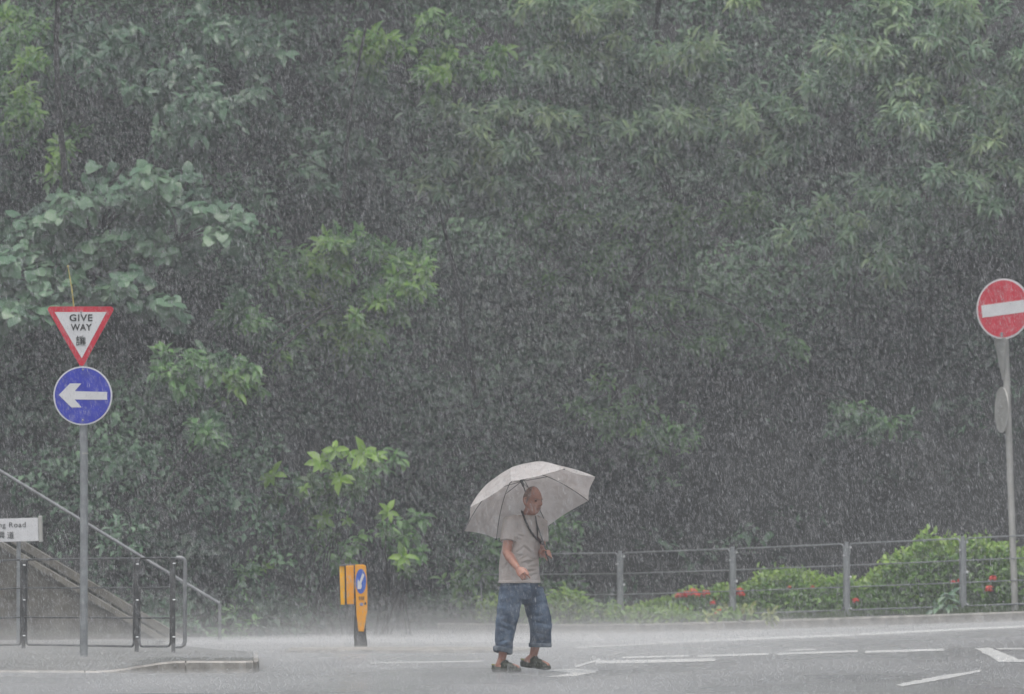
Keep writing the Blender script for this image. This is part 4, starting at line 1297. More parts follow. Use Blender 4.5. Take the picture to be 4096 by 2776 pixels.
cover('ground_cover', M['leaf_pale'], T_LEAF, (0.3, 1.9), 700, 0.34, 0.085, 0.04, 0.45)
cover('grass', M['grass'], T_BLADE, (-0.6, 8.5), 9000, 0.22, 0.1, 0.012, 0.5)

# ------------------------------------------------------------------ the man
MO = on_ground(2077, 2689)            # under the man
MO.y = 50.0
PXM = 50.0 / F_PX                      # metres per photograph pixel at the man
GZ = G(MO.x, MO.y)
def P(cx, cy, y=0.0):
    """enlarged man crop -> place, y metres behind MO"""
    q = at(1800 + cx / 1.64, 1780 + cy / 1.64, 50.0)
    return Vector((q.x, 50.0 + y, q.z))
person = thing('person', 'man in a taupe t-shirt, rolled blue jeans and dark clogs walking under an umbrella', 'person', Vector((P(455, 0).x, 50.0, GZ)))
FW = Vector((0.66, -0.751, 0)); LF = Vector((0.751, 0.66, 0)); UP = Vector((0, 0, 1))

# torso rings: (cx, cy, half width, half depth, depth offset)
TOR = [(458, 893, .200, .150, 0.0), (455, 850, .192, .148, 0.0), (452, 800, .185, .148, 0.0), (455, 745, .180, .146, 0.0), (462, 690, .178, .140, 0.0), (474, 630, .180, .132, 0.0),
       (484, 580, .186, .122, 0.0), (490, 540, .188, .108, 0.0), (494, 505, .172, .094, 0.0), (500, 478, .125, .080, 0.0), (508, 458, .075, .068, 0.0)]
def torso(mb, grow, rows, seg=40):
    ss = []
    for cx, cy, hw, hd, yo in rows:
        c = P(cx, cy, yo)
        ss.append((c, LF * (hw + grow), FW * (hd + grow)))
    mb.secs(ss, seg, power=0.88)

SHR, SHL = P(398, 515, -0.115), P(590, 520, 0.12)
ELR, WRR = P(372, 705, -0.19), P(443, 808, -0.345)
ELL, WRL = P(596, 705, 0.10), P(618, 713, -0.125)

def hand_axes(d, n):
    d = d.normalized(); n = (n - d * n.dot(d)).normalized(); return d, n, d.cross(n)

body = MB()
torso(body, -0.022, TOR)
# pelvis and legs inside the jeans
HPR, KNR, ANR = P(392, 960, -0.07), P(372, 1150, -0.10), P(343, 1395, -0.06)
HPL, KNL, ANL = P(545, 955, 0.08), P(600, 1140, 0.03), P(546, 1388, 0.13)
body.secs([(P(455, 1010), LF * .12, FW * .09), (P(455, 960), LF * .145, FW * .105), (P(456, 880), LF * .145, FW * .105)], 24)
for h, k, a in ((HPR, KNR, ANR), (HPL, KNL, ANL)):
    body.tube([h, h.lerp(k, 0.5), k, k.lerp(a, 0.35), k.lerp(a, 0.8), a], [.070, .068, .055, .055, .040, .036], 16, True)
def foot(mb, ankle, toe, heel):
    d = (toe - heel)
    mb.tube([heel + d * 0.06, heel + d * 0.25, heel + d * 0.5, heel + d * 0.78, heel + d * 0.95], [.030, .036, .038, .040, .028], 14, True)
    mb.tube([ankle, heel + d * 0.2 + Vector((0, 0, 0.02))], [.037, .036], 14, True)
TR, HR = P(450, 1460, -0.16), P(292, 1458, -0.03)
TL, HL = P(645, 1448, 0.02), P(482, 1424, 0.155)
TR.z, HR.z = GZ + 0.045, GZ + 0.05
foot(body, ANR, TR, HR); foot(body, ANL, TL, HL)
# arms
body.tube([SHR, SHR.lerp(ELR, 0.5), ELR, ELR.lerp(WRR, 0.3), ELR.lerp(WRR, 0.75), WRR], [.058, .050, .043, .045, .034, (.027, .031)], 16, True)
body.tube([SHL, SHL.lerp(ELL, 0.5), ELL, ELL.lerp(WRL, 0.3), ELL.lerp(WRL, 0.75), WRL], [.058, .050, .043, .045, .034, (.027, .031)], 16, True)
# right hand: loosely closed, hanging in front of the belly
d, n, s = hand_axes(WRR - ELR + Vector((0.03, 0.0, -0.01)), Vector((-0.35, -0.85, 0.45)))
pc = WRR + d * 0.045
body.secs([(WRR, s * .026, n * .022), (WRR + d * .025, s * .033, n * .020), (WRR + d * .06, s * .041, n * .017), (WRR + d * .092, s * .040, n * .015)], 16)
for i, (o, ln) in enumerate(zip((-.030, -.010, .010, .029), (.072, .080, .074, .060))):
    b0 = WRR + d * .085 + s * o
    d1 = (d * 0.75 - n * 0.65).normalized(); d2 = (d * 0.05 - n * 1.0).normalized(); d3 = (-d * 0.85 - n * 0.5).normalized()
    if i == 0:
        d1 = (d * .95 - n * .3).normalized(); d2 = (d * .7 - n * .7).normalized(); d3 = (d * .3 - n * .95).normalized()
    q1 = b0 + d1 * ln * .48; q2 = q1 + d2 * ln * .32; q3 = q2 + d3 * ln * .26
    body.tube([b0 - d * .012, b0, q1, q2, q3], [.0095, .0098, .0090, .0082, .0070], 10, True)
t0 = WRR + d * .030 - s * .030; t1 = t0 - s * .018 + d * .030 - n * .008; t2 = t1 + d * .032 - n * .010 + s * .004
body.tube([t0, t1, t2, t2 + d * .018 - n * .004], [.0135, .012, .010, .0085], 10, True)
# umbrella line, and the left hand closed round it
UC = P(524, 386, 0.0)                      # centre of the rim
UN = Vector((-0.306, 0.375, 0.875)).normalized()
HAND = P(640, 722, -0.165)
run = P(480, 240, 0.0)
UC.y = 50.0 + 0.07 ; 
kk = (HAND.z - UC.z) / UN.z
UC = HAND - UN * kk
UR, UD = 0.647, 0.345
APEX = UC + UN * UD
GRIP = HAND
A = -UN                                     # down the shaft
e1 = (Vector((0.55, -0.83, 0)) - A * Vector((0.55, -0.83, 0)).dot(A)).normalized()   # toward knuckles
e2 = A.cross(e1).normalized()
def ring(ang, ax, rad): return GRIP + A * ax + e1 * (rad * math.cos(ang)) + e2 * (rad * math.sin(ang))
wdir = (WRL - GRIP); 
wa = math.atan2(wdir.dot(e2), wdir.dot(e1))
palm0 = ring(wa, 0.0, 0.032)
body.secs([(WRL, e2 * .028, A * .030), (WRL.lerp(palm0, 0.5), e2 * .022, A * .038), (palm0, e2 * .017, A * .043), (ring(wa + 0.45, 0, 0.034), e2 * .014, A * .042)], 14)
sgn = 1.0
for i, (ax, ln) in enumerate(zip((-.031, -.0105, .010, .030), (1.0, 1.05, 1.0, .85))):
    pts = [ring(wa + sgn * q * ln, ax, rr) for q, rr in ((0.25, .036), (0.9, .034), (1.6, .031), (2.3, .027), (3.0, .025), (3.7, .025))]
    body.tube(pts, [.0100, .0102, .0100, .0094, .0088, .0075], 10, True)
pts = [ring(wa - q, ax, .028) for q, ax in ((0.1, -.030), (0.8, -.042), (1.5, -.046), (2.1, -.044))]
body.tube(pts, [.0135, .0125, .011, .009], 10, True)
# neck and head
HC = P(543, 366, -0.072)                    # head centre
YAW = math.radians(40)
hf = Vector((math.sin(YAW), -math.cos(YAW), -0.10)).normalized()
hl_ = Vector((math.cos(YAW), math.sin(YAW), 0)).normalized()
hu = hl_.cross(hf).normalized()
hu = hu if hu.z > 0 else -hu
def HP(l, f, u): return HC + hl_ * l + hf * f + hu * u
body.tube([P(508, 492, 0.0), P(516, 455, -0.005), HP(0, -0.022, -0.075), HP(0, -0.015, -0.03)], [.066, .055, .052, .050], 18)
nu, nv_ = 72, 56
verts, faces = [], []
for j in range(nv_ + 1):
    ph = math.pi * (j + 0.01) / (nv_ + 0.02)
    for i in range(nu):
        th = 2 * math.pi * i / nu
        l, f, u = math.sin(ph) * math.sin(th), math.sin(ph) * math.cos(th), -math.cos(ph)
        x, y, z = l * .077, f * (.096 if f > 0 else .104), u * .128
        if z < 0:                                 # jaw
            t = min(1.0, -z / .125)
            x *= 1 - 0.30 * t ** 1.6
            y = y * (1 - 0.10 * t) + (0.016 * t if f > 0 else 0.035 * t)
        if z > 0.03: y -= 0.10 * (z - .03) * max(f, 0)
        if f > 0.15:
            g = lambda a, s_: math.exp(-(a / s_) ** 2)
            y += .036 * g(x, .0125) * (g(z + .026, .016) + .55 * g(z + .006, .017) + .25 * g(z - .012, .014))     # nose
            y += .007 * (g(x - .017, .009) + g(x + .017, .009)) * g(z + .034, .010)          # nostrils
            y -= .016 * (g(x - .031, .015) + g(x + .031, .015)) * g(z - .006, .011)          # sockets
            y += .007 * (g(x - .028, .022) + g(x + .028, .022)) * g(z - .027, .009)          # brow
            y += .007 * (g(x - .045, .016) + g(x + .045, .016)) * g(z + .022, .014)          # cheek
            y += .006 * g(x, .022) * (g(z + .057, .006) + 1.1 * g(z + .071, .007)) - .006 * g(x, .026) * g(z + .064, .0035)   # lips
            y += .010 * g(x, .022) * g(z + .102, .014) - .004 * g(x, .02) * g(z + .084, .006)     # chin
            y -= .006 * (g(x - .05, .015) + g(x + .05, .015)) * g(z + .055, .02)
        verts.append(HP(x, y, z))
for j in range(nv_):
    for i in range(nu):
        k = (i + 1) % nu
        faces.append((j * nu + i, j * nu + k, (j + 1) * nu + k, (j + 1) * nu + i))
faces.append(tuple(range(nu))[::-1]); faces.append(tuple(nv_ * nu + i for i in range(nu)))
body.add(verts, faces)
for s_ in (-1, 1):
    c = HP(s_ * .079, -.012, -.008)
    o = (hl_ * s_ * .75 - hf * .55).normalized(); fo = (hf * .75 + hl_ * s_ * .5).normalized()
    body.tube([HP(s_ * .072, -.004, -.036), HP(s_ * .080, -.010, -.030), HP(s_ * .086, -.018, -.004), HP(s_ * .086, -.02, .018), HP(s_ * .078, -.006, .024)], [.007, .010, .012, .011, .007], 10, True)
me = remesh(body, 'body', 0.0042, 3)
bo_ = put('body', me, M['skin'], person)
# eyes, brows, mouth line
for s_ in (-1, 1):
    b = MB(); b.ball(HP(s_ * .031, .0775, .005), .0095, .0075, .0048, 8); b.build('eye', M['eye'], bo_, smooth=True)
    b = MB(); b.tube([HP(s_ * .014, .0985, .019), HP(s_ * .030, .0965, .024), HP(s_ * .047, .082, .020)], [.0035, .0045, .003], 8, True); b.build('eyebrow', M['hair'], bo_, smooth=True)
b = MB(); b.tube([HP(-.023, .093, -.0665), HP(-.010, .1015, -.064), HP(0, .103, -.0645), HP(.010, .1015, -.064), HP(.023, .093, -.0665)], [.0018, .003, .003, .003, .0018], 8, True); b.build('mouth', M['lips'], bo_, smooth=True)
# cropped hair: shell over the back, sides and crown, receding in front
hv, hfc = [], []
nu2, nv2 = 60, 26
for j in range(nv2 + 1):
    for i in range(nu2 + 1):
        th = math.radians(62 + (360 - 124) * i / nu2)         # round the back from temple to temple
        f = math.cos(th)
        low = -0.42 if f < 0.2 else -0.05
        lowang = math.pi * (0.62 if f < -0.1 else 0.62 - 0.22 * min(1, (f + .1) / .6))
        ph = lowang * j / nv2
        l, ff_, u = math.sin(ph) * math.sin(th), math.sin(ph) * math.cos(th), math.cos(ph)
        gr = 1.018 + 0.012 * mnoise.noise(Vector((l * 14, ff_ * 14, u * 14)))
        gr *= 1 - 0.03 * (1 if (j == nv2 or i in (0, nu2)) else 0)
        x, y, z = l * .077 * gr, ff_ * (.096 if ff_ > 0 else .104) * gr, u * .128 * gr
        if z < 0:
            t = min(1.0, -z / .125); x *= 1 - 0.30 * t ** 1.6; y = y * (1 - 0.1 * t) + (0.016 * t if ff_ > 0 else 0.03 * t)
        if z > 0.03: y -= 0.10 * (z - .03) * max(ff_, 0)
        hv.append(HP(x, y, z))
for j in range(nv2):
    for i in range(nu2):
        q = j * (nu2 + 1) + i
        hfc.append((q, q + 1, q + nu2 + 2, q + nu2 + 1))
b = MB().add(hv, hfc)
b.build('hair', M['hair'], person, smooth=True)

# t-shirt
shirt = MB()
torso(shirt, 0.004, TOR, 48)
shirt.secs([(P(455, 905), LF * .207, FW * .158), (P(456, 880), LF * .204, FW * .154)], 48, power=0.88)
def sleeve(mb, a, b, c, r):
    mb.tube([a, a.lerp(b, 0.5), b, c], r, 24, False)
sE = SHR.lerp(ELR, 0.62)
shirt.tube([P(440, 500, -0.06), SHR + Vector((0, 0, 0.005)), SHR.lerp(ELR, 0.35), sE], [.062, .077, .078, .076], 24)
sEl = SHL.lerp(ELL, 0.62)
shirt.tube([P(560, 500, 0.06), SHL + Vector((0, 0, 0.003)), SHL.lerp(ELL, 0.35), sEl], [.062, .075, .076, .074], 24)
me = remesh(shirt, 'tshirt', 0.006, 5)
co, no = get_co(me), normals(me)
def seg_dist(co, a, b):
    """distance in the picture-facing plane (x, z) to a segment"""
    ax, az, bx, bz_ = a.x, a.z, b.x, b.z
    vx, vz = bx - ax, bz_ - az
    t = np.clip(((co[:, 0] - ax) * vx + (co[:, 2] - az) * vz) / (vx * vx + vz * vz), 0, 1)
    return np.hypot(co[:, 0] - ax - t * vx, co[:, 2] - az - t * vz), t
def Z5(cx, cy): return at(1950 + cx / 5.25, 2080 + cy / 5.25, 50.0)
front = np.clip(-no[:, 1] * 1.5, 0, 1)
disp = np.zeros(len(co))
for (a, b, dep, w) in [((590, 710), (765, 560), .010, .012), ((765, 560), (1010, 750), .010, .012), ((560, 745), (720, 735), .008, .010), ((620, 790), (760, 740), .008, .010), ((700, 830), (830, 760), .008, .011),
                       ((740, 905), (1050, 835), .010, .012), ((830, 935), (1010, 860), .008, .010), ((880, 800), (1040, 830), .008, .010), ((650, 330), (760, 345), .006, .010), ((600, 390), (700, 420), .006, .010),
                       ((605, 180), (580, 420), .012, .010), ((540, 470), (500, 600), .010, .012), ((450, 860), (380, 960), .008, .012), ((800, 1080), (1000, 1060), .008, .012), ((880, 1180), (1060, 1120), .008, .010), ((650, 350), (590, 430), .008, .010), ((420, 140), (430, 330), .007, .014), ((880, 1000), (1040, 960), .007, .011)]:
    dd, t = seg_dist(co, Z5(*a), Z5(*b))
    taper = np.sin(np.pi * (0.12 + 0.76 * t))
    disp -= dep * taper * np.exp(-(dd / w) ** 2) * front
    dd2, _ = seg_dist(co, Z5(a[0], a[1] - 45), Z5(b[0], b[1] - 45))
    disp += 0.6 * dep * taper * np.exp(-(dd2 / w) ** 2) * front
wr = np.array([mnoise.noise(Vector((c[0] * 9 + 3, c[1] * 9, c[2] * 22))) for c in co])
low = np.clip((1.25 - (co[:, 2] - GZ)) / 0.4, 0.15, 1)
disp += 0.006 * wr * low
hem = np.exp(-((co[:, 2] - (P(0, 884).z)) / 0.004) ** 2)
disp -= 0.004 * hem
set_co(me, co + no * disp[:, None])
sh_ = put('tshirt', me, M['shirt'], person)
# collar rib
ck = [P(508, 468, 0) + LF * (.079 * math.cos(a)) + FW * (.080 * math.sin(a)) + UP * (-.034 * max(0, math.sin(a)) - .004) for a in np.linspace(0, 2 * math.pi, 28)]
MB().tube(ck, .007, 8).build('collar', M['shirt'], sh_, smooth=True)

# jeans with rolled cuffs
jean = MB()
jean.secs([(P(450, 1045), LF * .10, FW * .085), (P(452, 1010), LF * .165, FW * .135), (P(455, 950), LF * .185, FW * .145), (P(456, 870), LF * .178, FW * .135)], 40, power=0.9)
def leg(mb, pts):
    mb.secs([(P(cx, cy, y), Vector((hw, 0, 0)) if False else LF * hw, FW * hd) for cx, cy, y, hw, hd in pts], 32, power=0.92)
LEGR = [(405, 930, -.07, .098, .125), (398, 1000, -.08, .102, .122), (385, 1080, -.09, .098, .112), (370, 1160, -.09, .090, .102), (362, 1240, -.08, .080, .092), (352, 1310, -.07, .074, .086), (348, 1352, -.06, .073, .082)]
LEGL = [(530, 930, .08, .100, .120), (548, 1000, .08, .104, .122), (572, 1080, .06, .104, .116), (592, 1150, .05, .098, .108), (596, 1220, .07, .093, .100), (594, 1280, .10, .092, .096), (592, 1316, .115, .092, .094)]
leg(jean, LEGR); leg(jean, LEGL)
me = remesh(jean, 'jeans', 0.006, 5)
co, no = get_co(me), normals(me)
front = np.clip(-no[:, 1] * 1.5 + 0.2, 0, 1)
disp = np.zeros(len(co))
for a, b, dep, w in [((480, 1040), (600, 985), .012, .013), ((490, 1060), (610, 1030), .010, .012), ((470, 1020), (420, 1060), .012, .013), ((520, 960), (580, 930), .008, .012), ((540, 1130), (630, 1110), .010, .013), ((550, 1160), (640, 1180), .010, .013),
                     ((330, 1150), (420, 1180), .009, .014), ((320, 1190), (400, 1215), .009, .013), ((320, 1290), (390, 1270), .009, .013), ((330, 1330), (395, 1310), .008, .012), ((550, 1230), (640, 1250), .009, .014), ((545, 1290), (640, 1275), .008, .012), ((340, 950), (330, 1100), .006, .012), ((440, 930), (430, 1040), .007, .014), ((485, 1050), (470, 1080), .016, .016)]:
    dd, t = seg_dist(co, P(*a), P(*b))
    disp -= dep * np.sin(np.pi * (0.1 + 0.8 * t)) * np.exp(-(dd / w) ** 2) * front
wr = np.array([mnoise.noise(Vector((c[0] * 10, c[1] * 10 + 7, c[2] * 16))) + 0.5 * mnoise.noise(Vector((c[0] * 22, c[1] * 22, c[2] * 34))) for c in co])
disp += 0.008 * wr
set_co(me, co + no * disp[:, None])
jn = put('jeans', me, M['denim'], person)
def cuff(pts, tilt):
    ss = []
    for (cx, cy, y, hw, hd) in pts:
        ss.append((P(cx, cy, y) , LF * hw + UP * (tilt * hw), FW * hd))
    mb = MB(); mb.secs(ss, 36, cap=False, power=0.92)
    mb.build('cuff', M['cuff'], jn, smooth=True)
cuff([(348, 1332, -.06, .070, .080), (348, 1330, -.06, .081, .091), (347, 1336, -.06, .083, .092), (346, 1355, -.06, .082, .090), (346, 1362, -.06, .077, .085), (346, 1364, -.06, .066, .074), (346, 1330, -.06, .062, .070)], -0.25)
cuff([(592, 1304, .115, .090, .092), (592, 1300, .115, .100, .102), (592, 1306, .115, .102, .104), (592, 1322, .115, .101, .103), (592, 1328, .115, .096, .098), (592, 1328, .115, .085, .086), (592, 1300, .115, .080, .082)], -0.02)

# clogs
def clog(heel, toe, up_tilt):
    d = (toe - heel); L = d.length; d.normalize()
    s = d.cross(UP).normalized(); u = s.cross(d).normalized()
    mb = MB()
    def S_(t, hw, z0, z1): return (heel + d * (L * t) + u * ((z0 + z1) / 2), s * hw, u * ((z1 - z0) / 2))
    mb.secs([S_(-.09, .012, -.040, .012), S_(-.06, .030, -.046, .026), S_(0.0, .040, -.048, .024), S_(.15, .043, -.048, .012), S_(.32, .044, -.046, .012), S_(.5, .047, -.045, .030), S_(.68, .053, -.045, .026), S_(.85, .054, -.044, .018), S_(.98, .046, -.040, .008), S_(1.06, .028, -.034, -.002), S_(1.09, .010, -.028, -.012)], 24, power=0.75)
    mb.secs([S_(.36, .046, -.01, .040), S_(.44, .050, -.01, .052), S_(.55, .052, -.01, .052), S_(.70, .054, -.01, .042), S_(.86, .052, -.012, .028), S_(1.0, .040, -.012, .014)], 20, power=0.8)
    me = remesh(mb, 'clog', 0.005, 3)
    co, no = get_co(me), normals(me)
    h = np.array([mnoise.noise(Vector((c[0] * 60, c[1] * 60, c[2] * 60))) for c in co])
    set_co(me, co + no * (h * 0.002)[:, None])
    o = put('clog', me, M['clog'], person)
    b = MB()
    for t in (.52, .66, .80):
        for q in (-.55, 0, .55):
            z = {.52: .050, .66: .043, .80: .031}[t] - 0.012 * abs(q)
            c = heel + d * (L * t) + s * (q * .045) + u * z
            b.tube([c - u * .004, c + u * .003], .0058, 8)
    hm = b.mesh('holes', False)
    hm.transform(Matrix.Translation(-Vector(person.location)))
    bm = bmesh.new(); bm.from_mesh(o.data); k0 = len(bm.faces); bm.from_mesh(hm); bm.faces.ensure_lookup_table()
    for f in bm.faces[k0:]: f.material_index = 1
    bm.to_mesh(o.data); bm.free(); o.data.materials.append(M['rubber'])
    b = MB()
    b.tube([heel + d * (L * .38) + s * .048 + u * .030, heel + d * (L * .45) + s * .040 + u * .056, heel + d * (L * .46) + u * .062, heel + d * (L * .45) - s * .040 + u * .056, heel + d * (L * .38) - s * .048 + u * .030], .0075, 8, True)
    b.build('strap', M['clog'], o, smooth=True)
    b = MB()
    ang = np.linspace(0.55 * math.pi, 1.45 * math.pi, 14)
    b.tube([heel + d * (L * (.14 + .24 * math.cos(a))) + s * (.041 * math.sin(a)) + u * .022 for a in ang], .006, 8, True)
    b.build('collar_edge', M['clog_lining'], o, smooth=True)
clog(HR + Vector((0, 0, 0.002)), TR + Vector((0, 0, 0.002)), 0)
TL.z = max(TL.z, GZ + 0.046)
clog(HL, TL, 0)

# neck strap with a brown fob, lying on the shirt front
def chest(x, z):
    best = None
    rows = [(P(cx, cy, yo), hw, hd) for cx, cy, hw, hd, yo in TOR]
    for (c0, w0, d0), (c1, w1, d1) in zip(rows[:-1], rows[1:]):
        if c0.z <= z <= c1.z:
            t = (z - c0.z) / (c1.z - c0.z)
            c, w, dd = c0.lerp(c1, t), w0 + (w1 - w0) * t + .004, d0 + (d1 - d0) * t + .004
            for k in range(240):
                a = 2 * math.pi * k / 240
                ca, sa = math.cos(a), math.sin(a)
                ca = math.copysign(abs(ca) ** .88, ca); sa = math.copysign(abs(sa) ** .88, sa)
                q = c + LF * (w * ca) + FW * (dd * sa)
                if abs(q.x - x) < 0.006 and (best is None or q.y < best): best = q.y
    return best
def on_chest(cx, cy, off=0.012):
    q = P(cx, cy)
    y = chest(q.x, q.z)
    return Vector((q.x, (y if y else 49.9) - off, q.z))
nape = [P(474, 446, 0.02), P(470, 432, -0.03), P(478, 452, -0.075)]
sA = nape + [on_chest(492, 490), on_chest(510, 530), on_chest(530, 568), on_chest(552, 598), on_chest(576, 622), on_chest(598, 640)]
sB = [P(470, 440, 0.03), P(515, 430, 0.07), P(556, 450, 0.04), P(562, 470, -0.03), on_chest(566, 500), on_chest(571, 535), on_chest(574, 570), on_chest(573, 600), on_chest(588, 628), on_chest(598, 642)]
b = MB(); b.tube(sA, [(.009, .006)] * len(sA), 8, True); b.tube(sB, [(.007, .005)] * len(sB), 8, True)
ns = b.build('neck_strap', M['strap'], person, smooth=True)
b = MB(); b.tube([on_chest(572, 606, .016), on_chest(585, 625, .018), on_chest(600, 640, .018), on_chest(606, 652, .016)], [.010, .016, .017, .009], 10, True); b.build('fob', M['pouch'], ns, smooth=True)

# ------------------------------------------------------------------ umbrella
um = thing('umbrella', 'pale taupe umbrella tilted back over the walking man, dark ribs and shaft', 'umbrella', HAND)
a0, a90 = Vector((431, 0, 177)) * (1 / 470), Vector((120, 0, -143)) * (1 / 470)
# depth parts from the unit length, signs from the plane's normal
def plane_vec(v):
    y = -(v.x * UN.x + v.z * UN.z) / UN.y
    return Vector((v.x, y, v.z)).normalized()
U0 = plane_vec(a0)
U1 = UN.cross(U0).normalized()
if U1.dot(plane_vec(a90)) < 0: U1 = -U1
def rib_pt(ang, rho, off=0.0):
    z = UD * (1 - rho ** 2.0)
    return UC + (U0 * math.cos(ang) + U1 * math.sin(ang)) * (UR * rho) + UN * (z + off)
cv, cf = [APEX.copy()], []
NS, NRG = 8, 14
per = 6
for j in range(1, NRG + 1):
    rho = j / NRG
    for k in range(8 * per):
        g, t = divmod(k, per)
        t = t / per
        A_, B_ = rib_pt(g * math.pi / 4, rho), rib_pt((g + 1) * math.pi / 4, rho)
        p = A_.lerp(B_, t)
        s_ = math.sin(math.pi * t)
        # cloth pulls flat between ribs, the hem curves in
        ctr_ = UC + UN * (p - UC).dot(UN)
        p = p + (ctr_ - p) * (0.04 * s_ * rho ** 3) + UN * (0.010 * s_ * rho * (1 - rho) * 4 * 0.5)
        cv.append(p)
n8 = 8 * per
for k in range(n8): cf.append((0, 1 + k, 1 + (k + 1) % n8))
for j in range(NRG - 1):
    for k in range(n8):
        a = 1 + j * n8 + k; b_ = 1 + j * n8 + (k + 1) % n8
        cf.append((a, a + n8, b_ + n8, b_))
cvv = cv + [p - UN * 0.0012 for p in cv]
m_ = len(cv)
cff = cf + [tuple(i + m_ for i in f[::-1]) for f in cf]
last = 1 + (NRG - 1) * n8
for k in range(n8):
    a = last + k; b_ = last + (k + 1) % n8
    cff.append((a, a + m_, b_ + m_, b_))
mb = MB().add(cvv, cff)
me = mb.mesh('canopy', True)
me.set_sharp_from_angle(angle=math.radians(16))
put('canopy', me, M['canopy'], um)
RUN = UC + UN * 0.235
for k in range(8):
    an = k * math.pi / 4
    rb = MB(); rb.tube([rib_pt(an, r, -0.006) for r in np.linspace(0.02, 1.0, 14)], .0032, 6)
    tip = rib_pt(an, 1.0, -0.004); dv = (tip - rib_pt(an, 0.95)).normalized()
    rb.tube([tip, tip + dv * 0.012], [.0045, .004], 6)
    ro = rb.build('rib', M['metal'], um, smooth=True)
    s_ = MB(); s_.tube([RUN + (U0 * math.cos(an) + U1 * math.sin(an)) * 0.012, rib_pt(an, 0.45, -0.009)], .0030, 6); s_.build('stretcher', M['metal'], ro, smooth=True)
mb = MB(); mb.tube([APEX + UN * 0.045, APEX - UN * 0.01, GRIP - UN * 0.02], [.004, .0055, .0065], 12); mb.build('shaft', M['metal'], um, smooth=True)
mb = MB(); mb.tube([RUN + UN * 0.02, RUN, RUN - UN * 0.05, RUN - UN * 0.055], [.012, .014, .011, .008], 12); mb.build('runner', M['rubber'], um, smooth=True)
mb = MB(); mb.tube([GRIP + UN * 0.06, GRIP + UN * 0.04, GRIP - UN * 0.05, GRIP - UN * 0.075, GRIP - UN * 0.085], [.008, .0155, .0165, .0175, .014], 14, True); mb.build('handle', M['rubber'], um, smooth=True)

# ------------------------------------------------------------------ rain, splashes, mist, haze
def streaks(name, n, y0, y1, rad, ln, m, seed):
    R = np.random.default_rng(seed)
    y = (y0 ** 3 + (y1 ** 3 - y0 ** 3) * R.random(n)) ** (1 / 3)
    hx = 2048 / F_PX * y + 0.6
    x = R.uniform(-1, 1, n) * hx
    z = CAM_H + R.uniform(-(2776 - HORIZON) / F_PX, HORIZON / F_PX, n) * y * 1.0 + R.uniform(-0.1, 0.1, n)
    gz = np.array([G(a, b) for a, b in zip(x, y)])
    k = z > gz + 0.03
    # dry shadow of the umbrella
    k &= ~((np.hypot(x - UC.x, y - UC.y) < 0.6) & (z < UC.z + 0.1) & (z > 0.1))
    k &= np.array([b < foot_y(a) + 6 for a, b in zip(x, y)])
    x, y, z = x[k], y[k], z[k]; n = len(x)
    L = ln * (0.5 + R.random(n) ** 1.5)
    w = rad * (0.55 + 0.9 * R.random(n) ** 2)
    d = unit(np.stack([0.17 + R.normal(size=n) * 0.08, R.normal(size=n) * 0.05, -np.ones(n)], 1))
    u = unit(np.cross(d, np.array([0.3, 1.0, 0.1]))); v = np.cross(d, u)
    c = np.stack([x, y, z], 1)
    a = c - d * (L / 2)[:, None]; b = c + d * (L / 2)[:, None]
    rng3 = [np.cos(q) * u + np.sin(q) * v for q in (0, 2.094, 4.189)]
    V = np.stack([a] + [c + d * (0.15 * L)[:, None] + e * w[:, None] for e in rng3] + [b], 1).reshape(-1, 3)
    F = np.array([[0, 1, 2], [0, 2, 3], [0, 3, 1], [4, 2, 1], [4, 3, 2], [4, 1, 3]])
    Fi = (F[None] + (np.arange(n) * 5)[:, None, None]).reshape(-1)
    me = bpy.data.meshes.new(name)
    me.vertices.add(len(V)); me.vertices.foreach_set('co', V.ravel().astype(np.float32))
    me.loops.add(len(Fi)); me.loops.foreach_set('vertex_index', Fi.astype(np.int32))
    me.polygons.add(len(Fi) // 3); me.polygons.foreach_set('loop_start', (np.arange(len(Fi) // 3) * 3).astype(np.int32))
    me.update(calc_edges=True)
    o = put(name, me, m)
    return tag(o, kind='stuff')

def rain_mat(alpha):
    m = bpy.data.materials.new('falling_water'); m.use_nodes = True
    n, l = m.node_tree.nodes, m.node_tree.links
    n.remove(n['Principled BSDF'])
    tr = n.new('ShaderNodeBsdfTransparent')
    df = n.new('ShaderNodeBsdfDiffuse'); df.inputs['Color'].default_value = (0.9, 0.91, 0.93, 1)
    tl = n.new('ShaderNodeBsdfTranslucent'); tl.inputs['Color'].default_value = (0.9, 0.91, 0.93, 1)
    m1 = n.new('ShaderNodeMixShader'); m1.inputs[0].default_value = 0.5
    l.new(df.outputs[0], m1.inputs[1]); l.new(tl.outputs[0], m1.inputs[2])
    m2 = n.new('ShaderNodeMixShader'); m2.inputs[0].default_value = alpha
    l.new(tr.outputs[0], m2.inputs[1]); l.new(m1.outputs[0], m2.inputs[2])
    l.new(m2.outputs[0], n['Material Output'].inputs['Surface'])
    return m
M['rain'] = rain_mat(0.42)
streaks('rain', 380000, 22, 80, 0.0011, 0.030, M['rain'], 5)
streaks('rain', 15000, 18, 70, 0.0019, 0.045, M['rain'], 6)

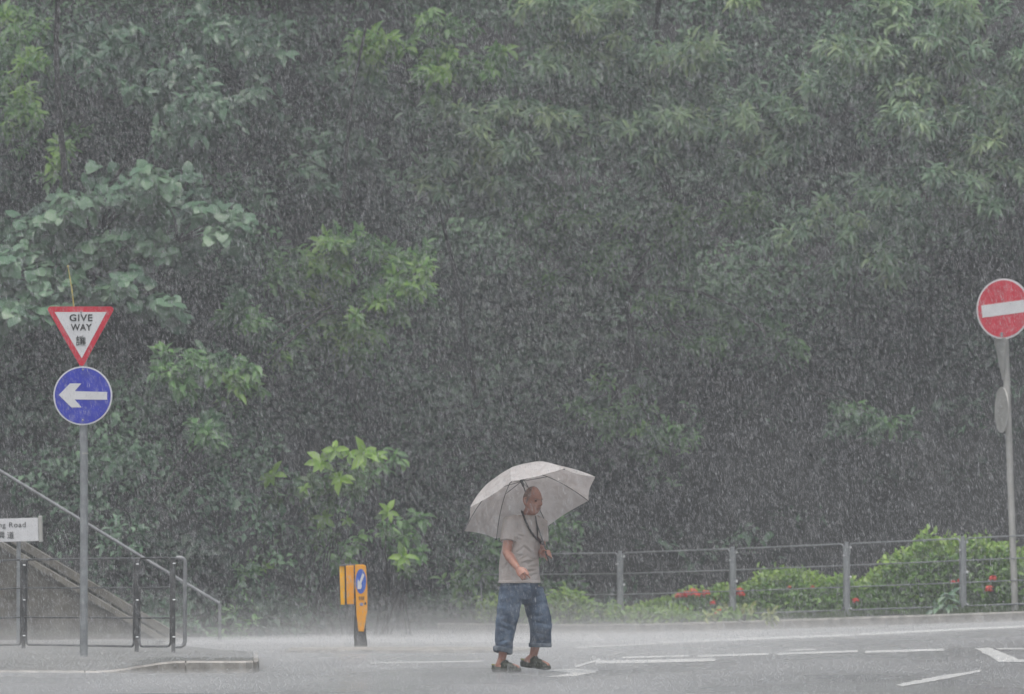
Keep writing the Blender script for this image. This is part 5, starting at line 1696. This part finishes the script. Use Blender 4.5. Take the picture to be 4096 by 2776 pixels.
# drops thrown up where the rain hits the road
def splashes(name, n, m, seed):
    R = np.random.default_rng(seed)
    y = 39 + 41 * R.random(n) ** 0.8
    x = R.uniform(-1, 1, n) * (2048 / F_PX * y + 0.6)
    h = 0.004 + 0.020 * R.random(n) ** 3
    w = 0.0012 + 0.0025 * R.random(n) ** 2
    up = R.random(n) ** 4 * 0.07
    z = np.array([G(a, b) + (pave_h(a, b) if (a < -2.35 and 50 < b < 62) else 0.0) for a, b in zip(x, y)]) + 0.004 + up
    V = np.stack([np.stack([x, y, z], 1), np.stack([x + w, y, z + h * .6], 1), np.stack([x - w * .6, y + w, z + h * .6], 1), np.stack([x - w * .6, y - w, z + h * .6], 1), np.stack([x + R.normal(size=n) * 0.003, y, z + h], 1)], 1).reshape(-1, 3)
    F = np.array([[0, 2, 1], [0, 3, 2], [0, 1, 3], [4, 1, 2], [4, 2, 3], [4, 3, 1]])
    Fi = (F[None] + (np.arange(n) * 5)[:, None, None]).reshape(-1)
    me = bpy.data.meshes.new(name)
    me.vertices.add(len(V)); me.vertices.foreach_set('co', V.ravel().astype(np.float32))
    me.loops.add(len(Fi)); me.loops.foreach_set('vertex_index', Fi.astype(np.int32))
    me.polygons.add(len(Fi) // 3); me.polygons.foreach_set('loop_start', (np.arange(len(Fi) // 3) * 3).astype(np.int32))
    me.update(calc_edges=True)
    return tag(put(name, me, m), kind='stuff')
splashes('rain_splashes', 110000, M['rain'], 8)

def mist_layer(zt, dn, y0):
    """closed slab of spray that follows the road"""
    xs, ys = np.linspace(-16, 16, 65), np.linspace(y0, 87, 49)
    nx, ny = len(xs), len(ys)
    top = [(x, y, G(x, y) + zt * sstep(y, y0 - 1.5, y0 + 7) * (1 - 0.7 * sstep(y, 80, 87)) * (1 - 0.62 * sstep(x, 0.5, 5.5)) * (1 + 0.35 * mnoise.noise(Vector((x * 0.7, y * 0.35, zt * 9))))) for y in ys for x in xs]
    bot = [(x, y, G(x, y) - 0.2) for y in ys for x in xs]
    N = nx * ny
    f = []
    for j in range(ny - 1):
        for i in range(nx - 1):
            q = (j * nx + i, j * nx + i + 1, (j + 1) * nx + i + 1, (j + 1) * nx + i)
            f.append(q); f.append(tuple(v + N for v in q[::-1]))
    rim = [i for i in range(nx)] + [j * nx + nx - 1 for j in range(1, ny)] + [(ny - 1) * nx + i for i in range(nx - 2, -1, -1)] + [j * nx for j in range(ny - 2, 0, -1)]
    for a, b in zip(rim, rim[1:] + rim[:1]):
        f.append((b, a, a + N, b + N))
    return tag(MB().add(top + bot, f).build('mist', vol_mat('spray_mist', dn)), kind='stuff')
for zt, dn, y0 in ((0.05, 0.16, 31), (0.10, 0.012, 49), (0.17, 0.011, 51), (0.26, 0.009, 53), (0.36, 0.007, 55), (0.48, 0.005, 57), (0.62, 0.004, 58)):
    mist_layer(zt, dn, y0)
mb = MB().box((0, 61, 19), 70, 64, 21)
tag(mb.build('haze', vol_mat('rain_haze', 0.0014, (0.95, 0.97, 1.0))), kind='stuff')
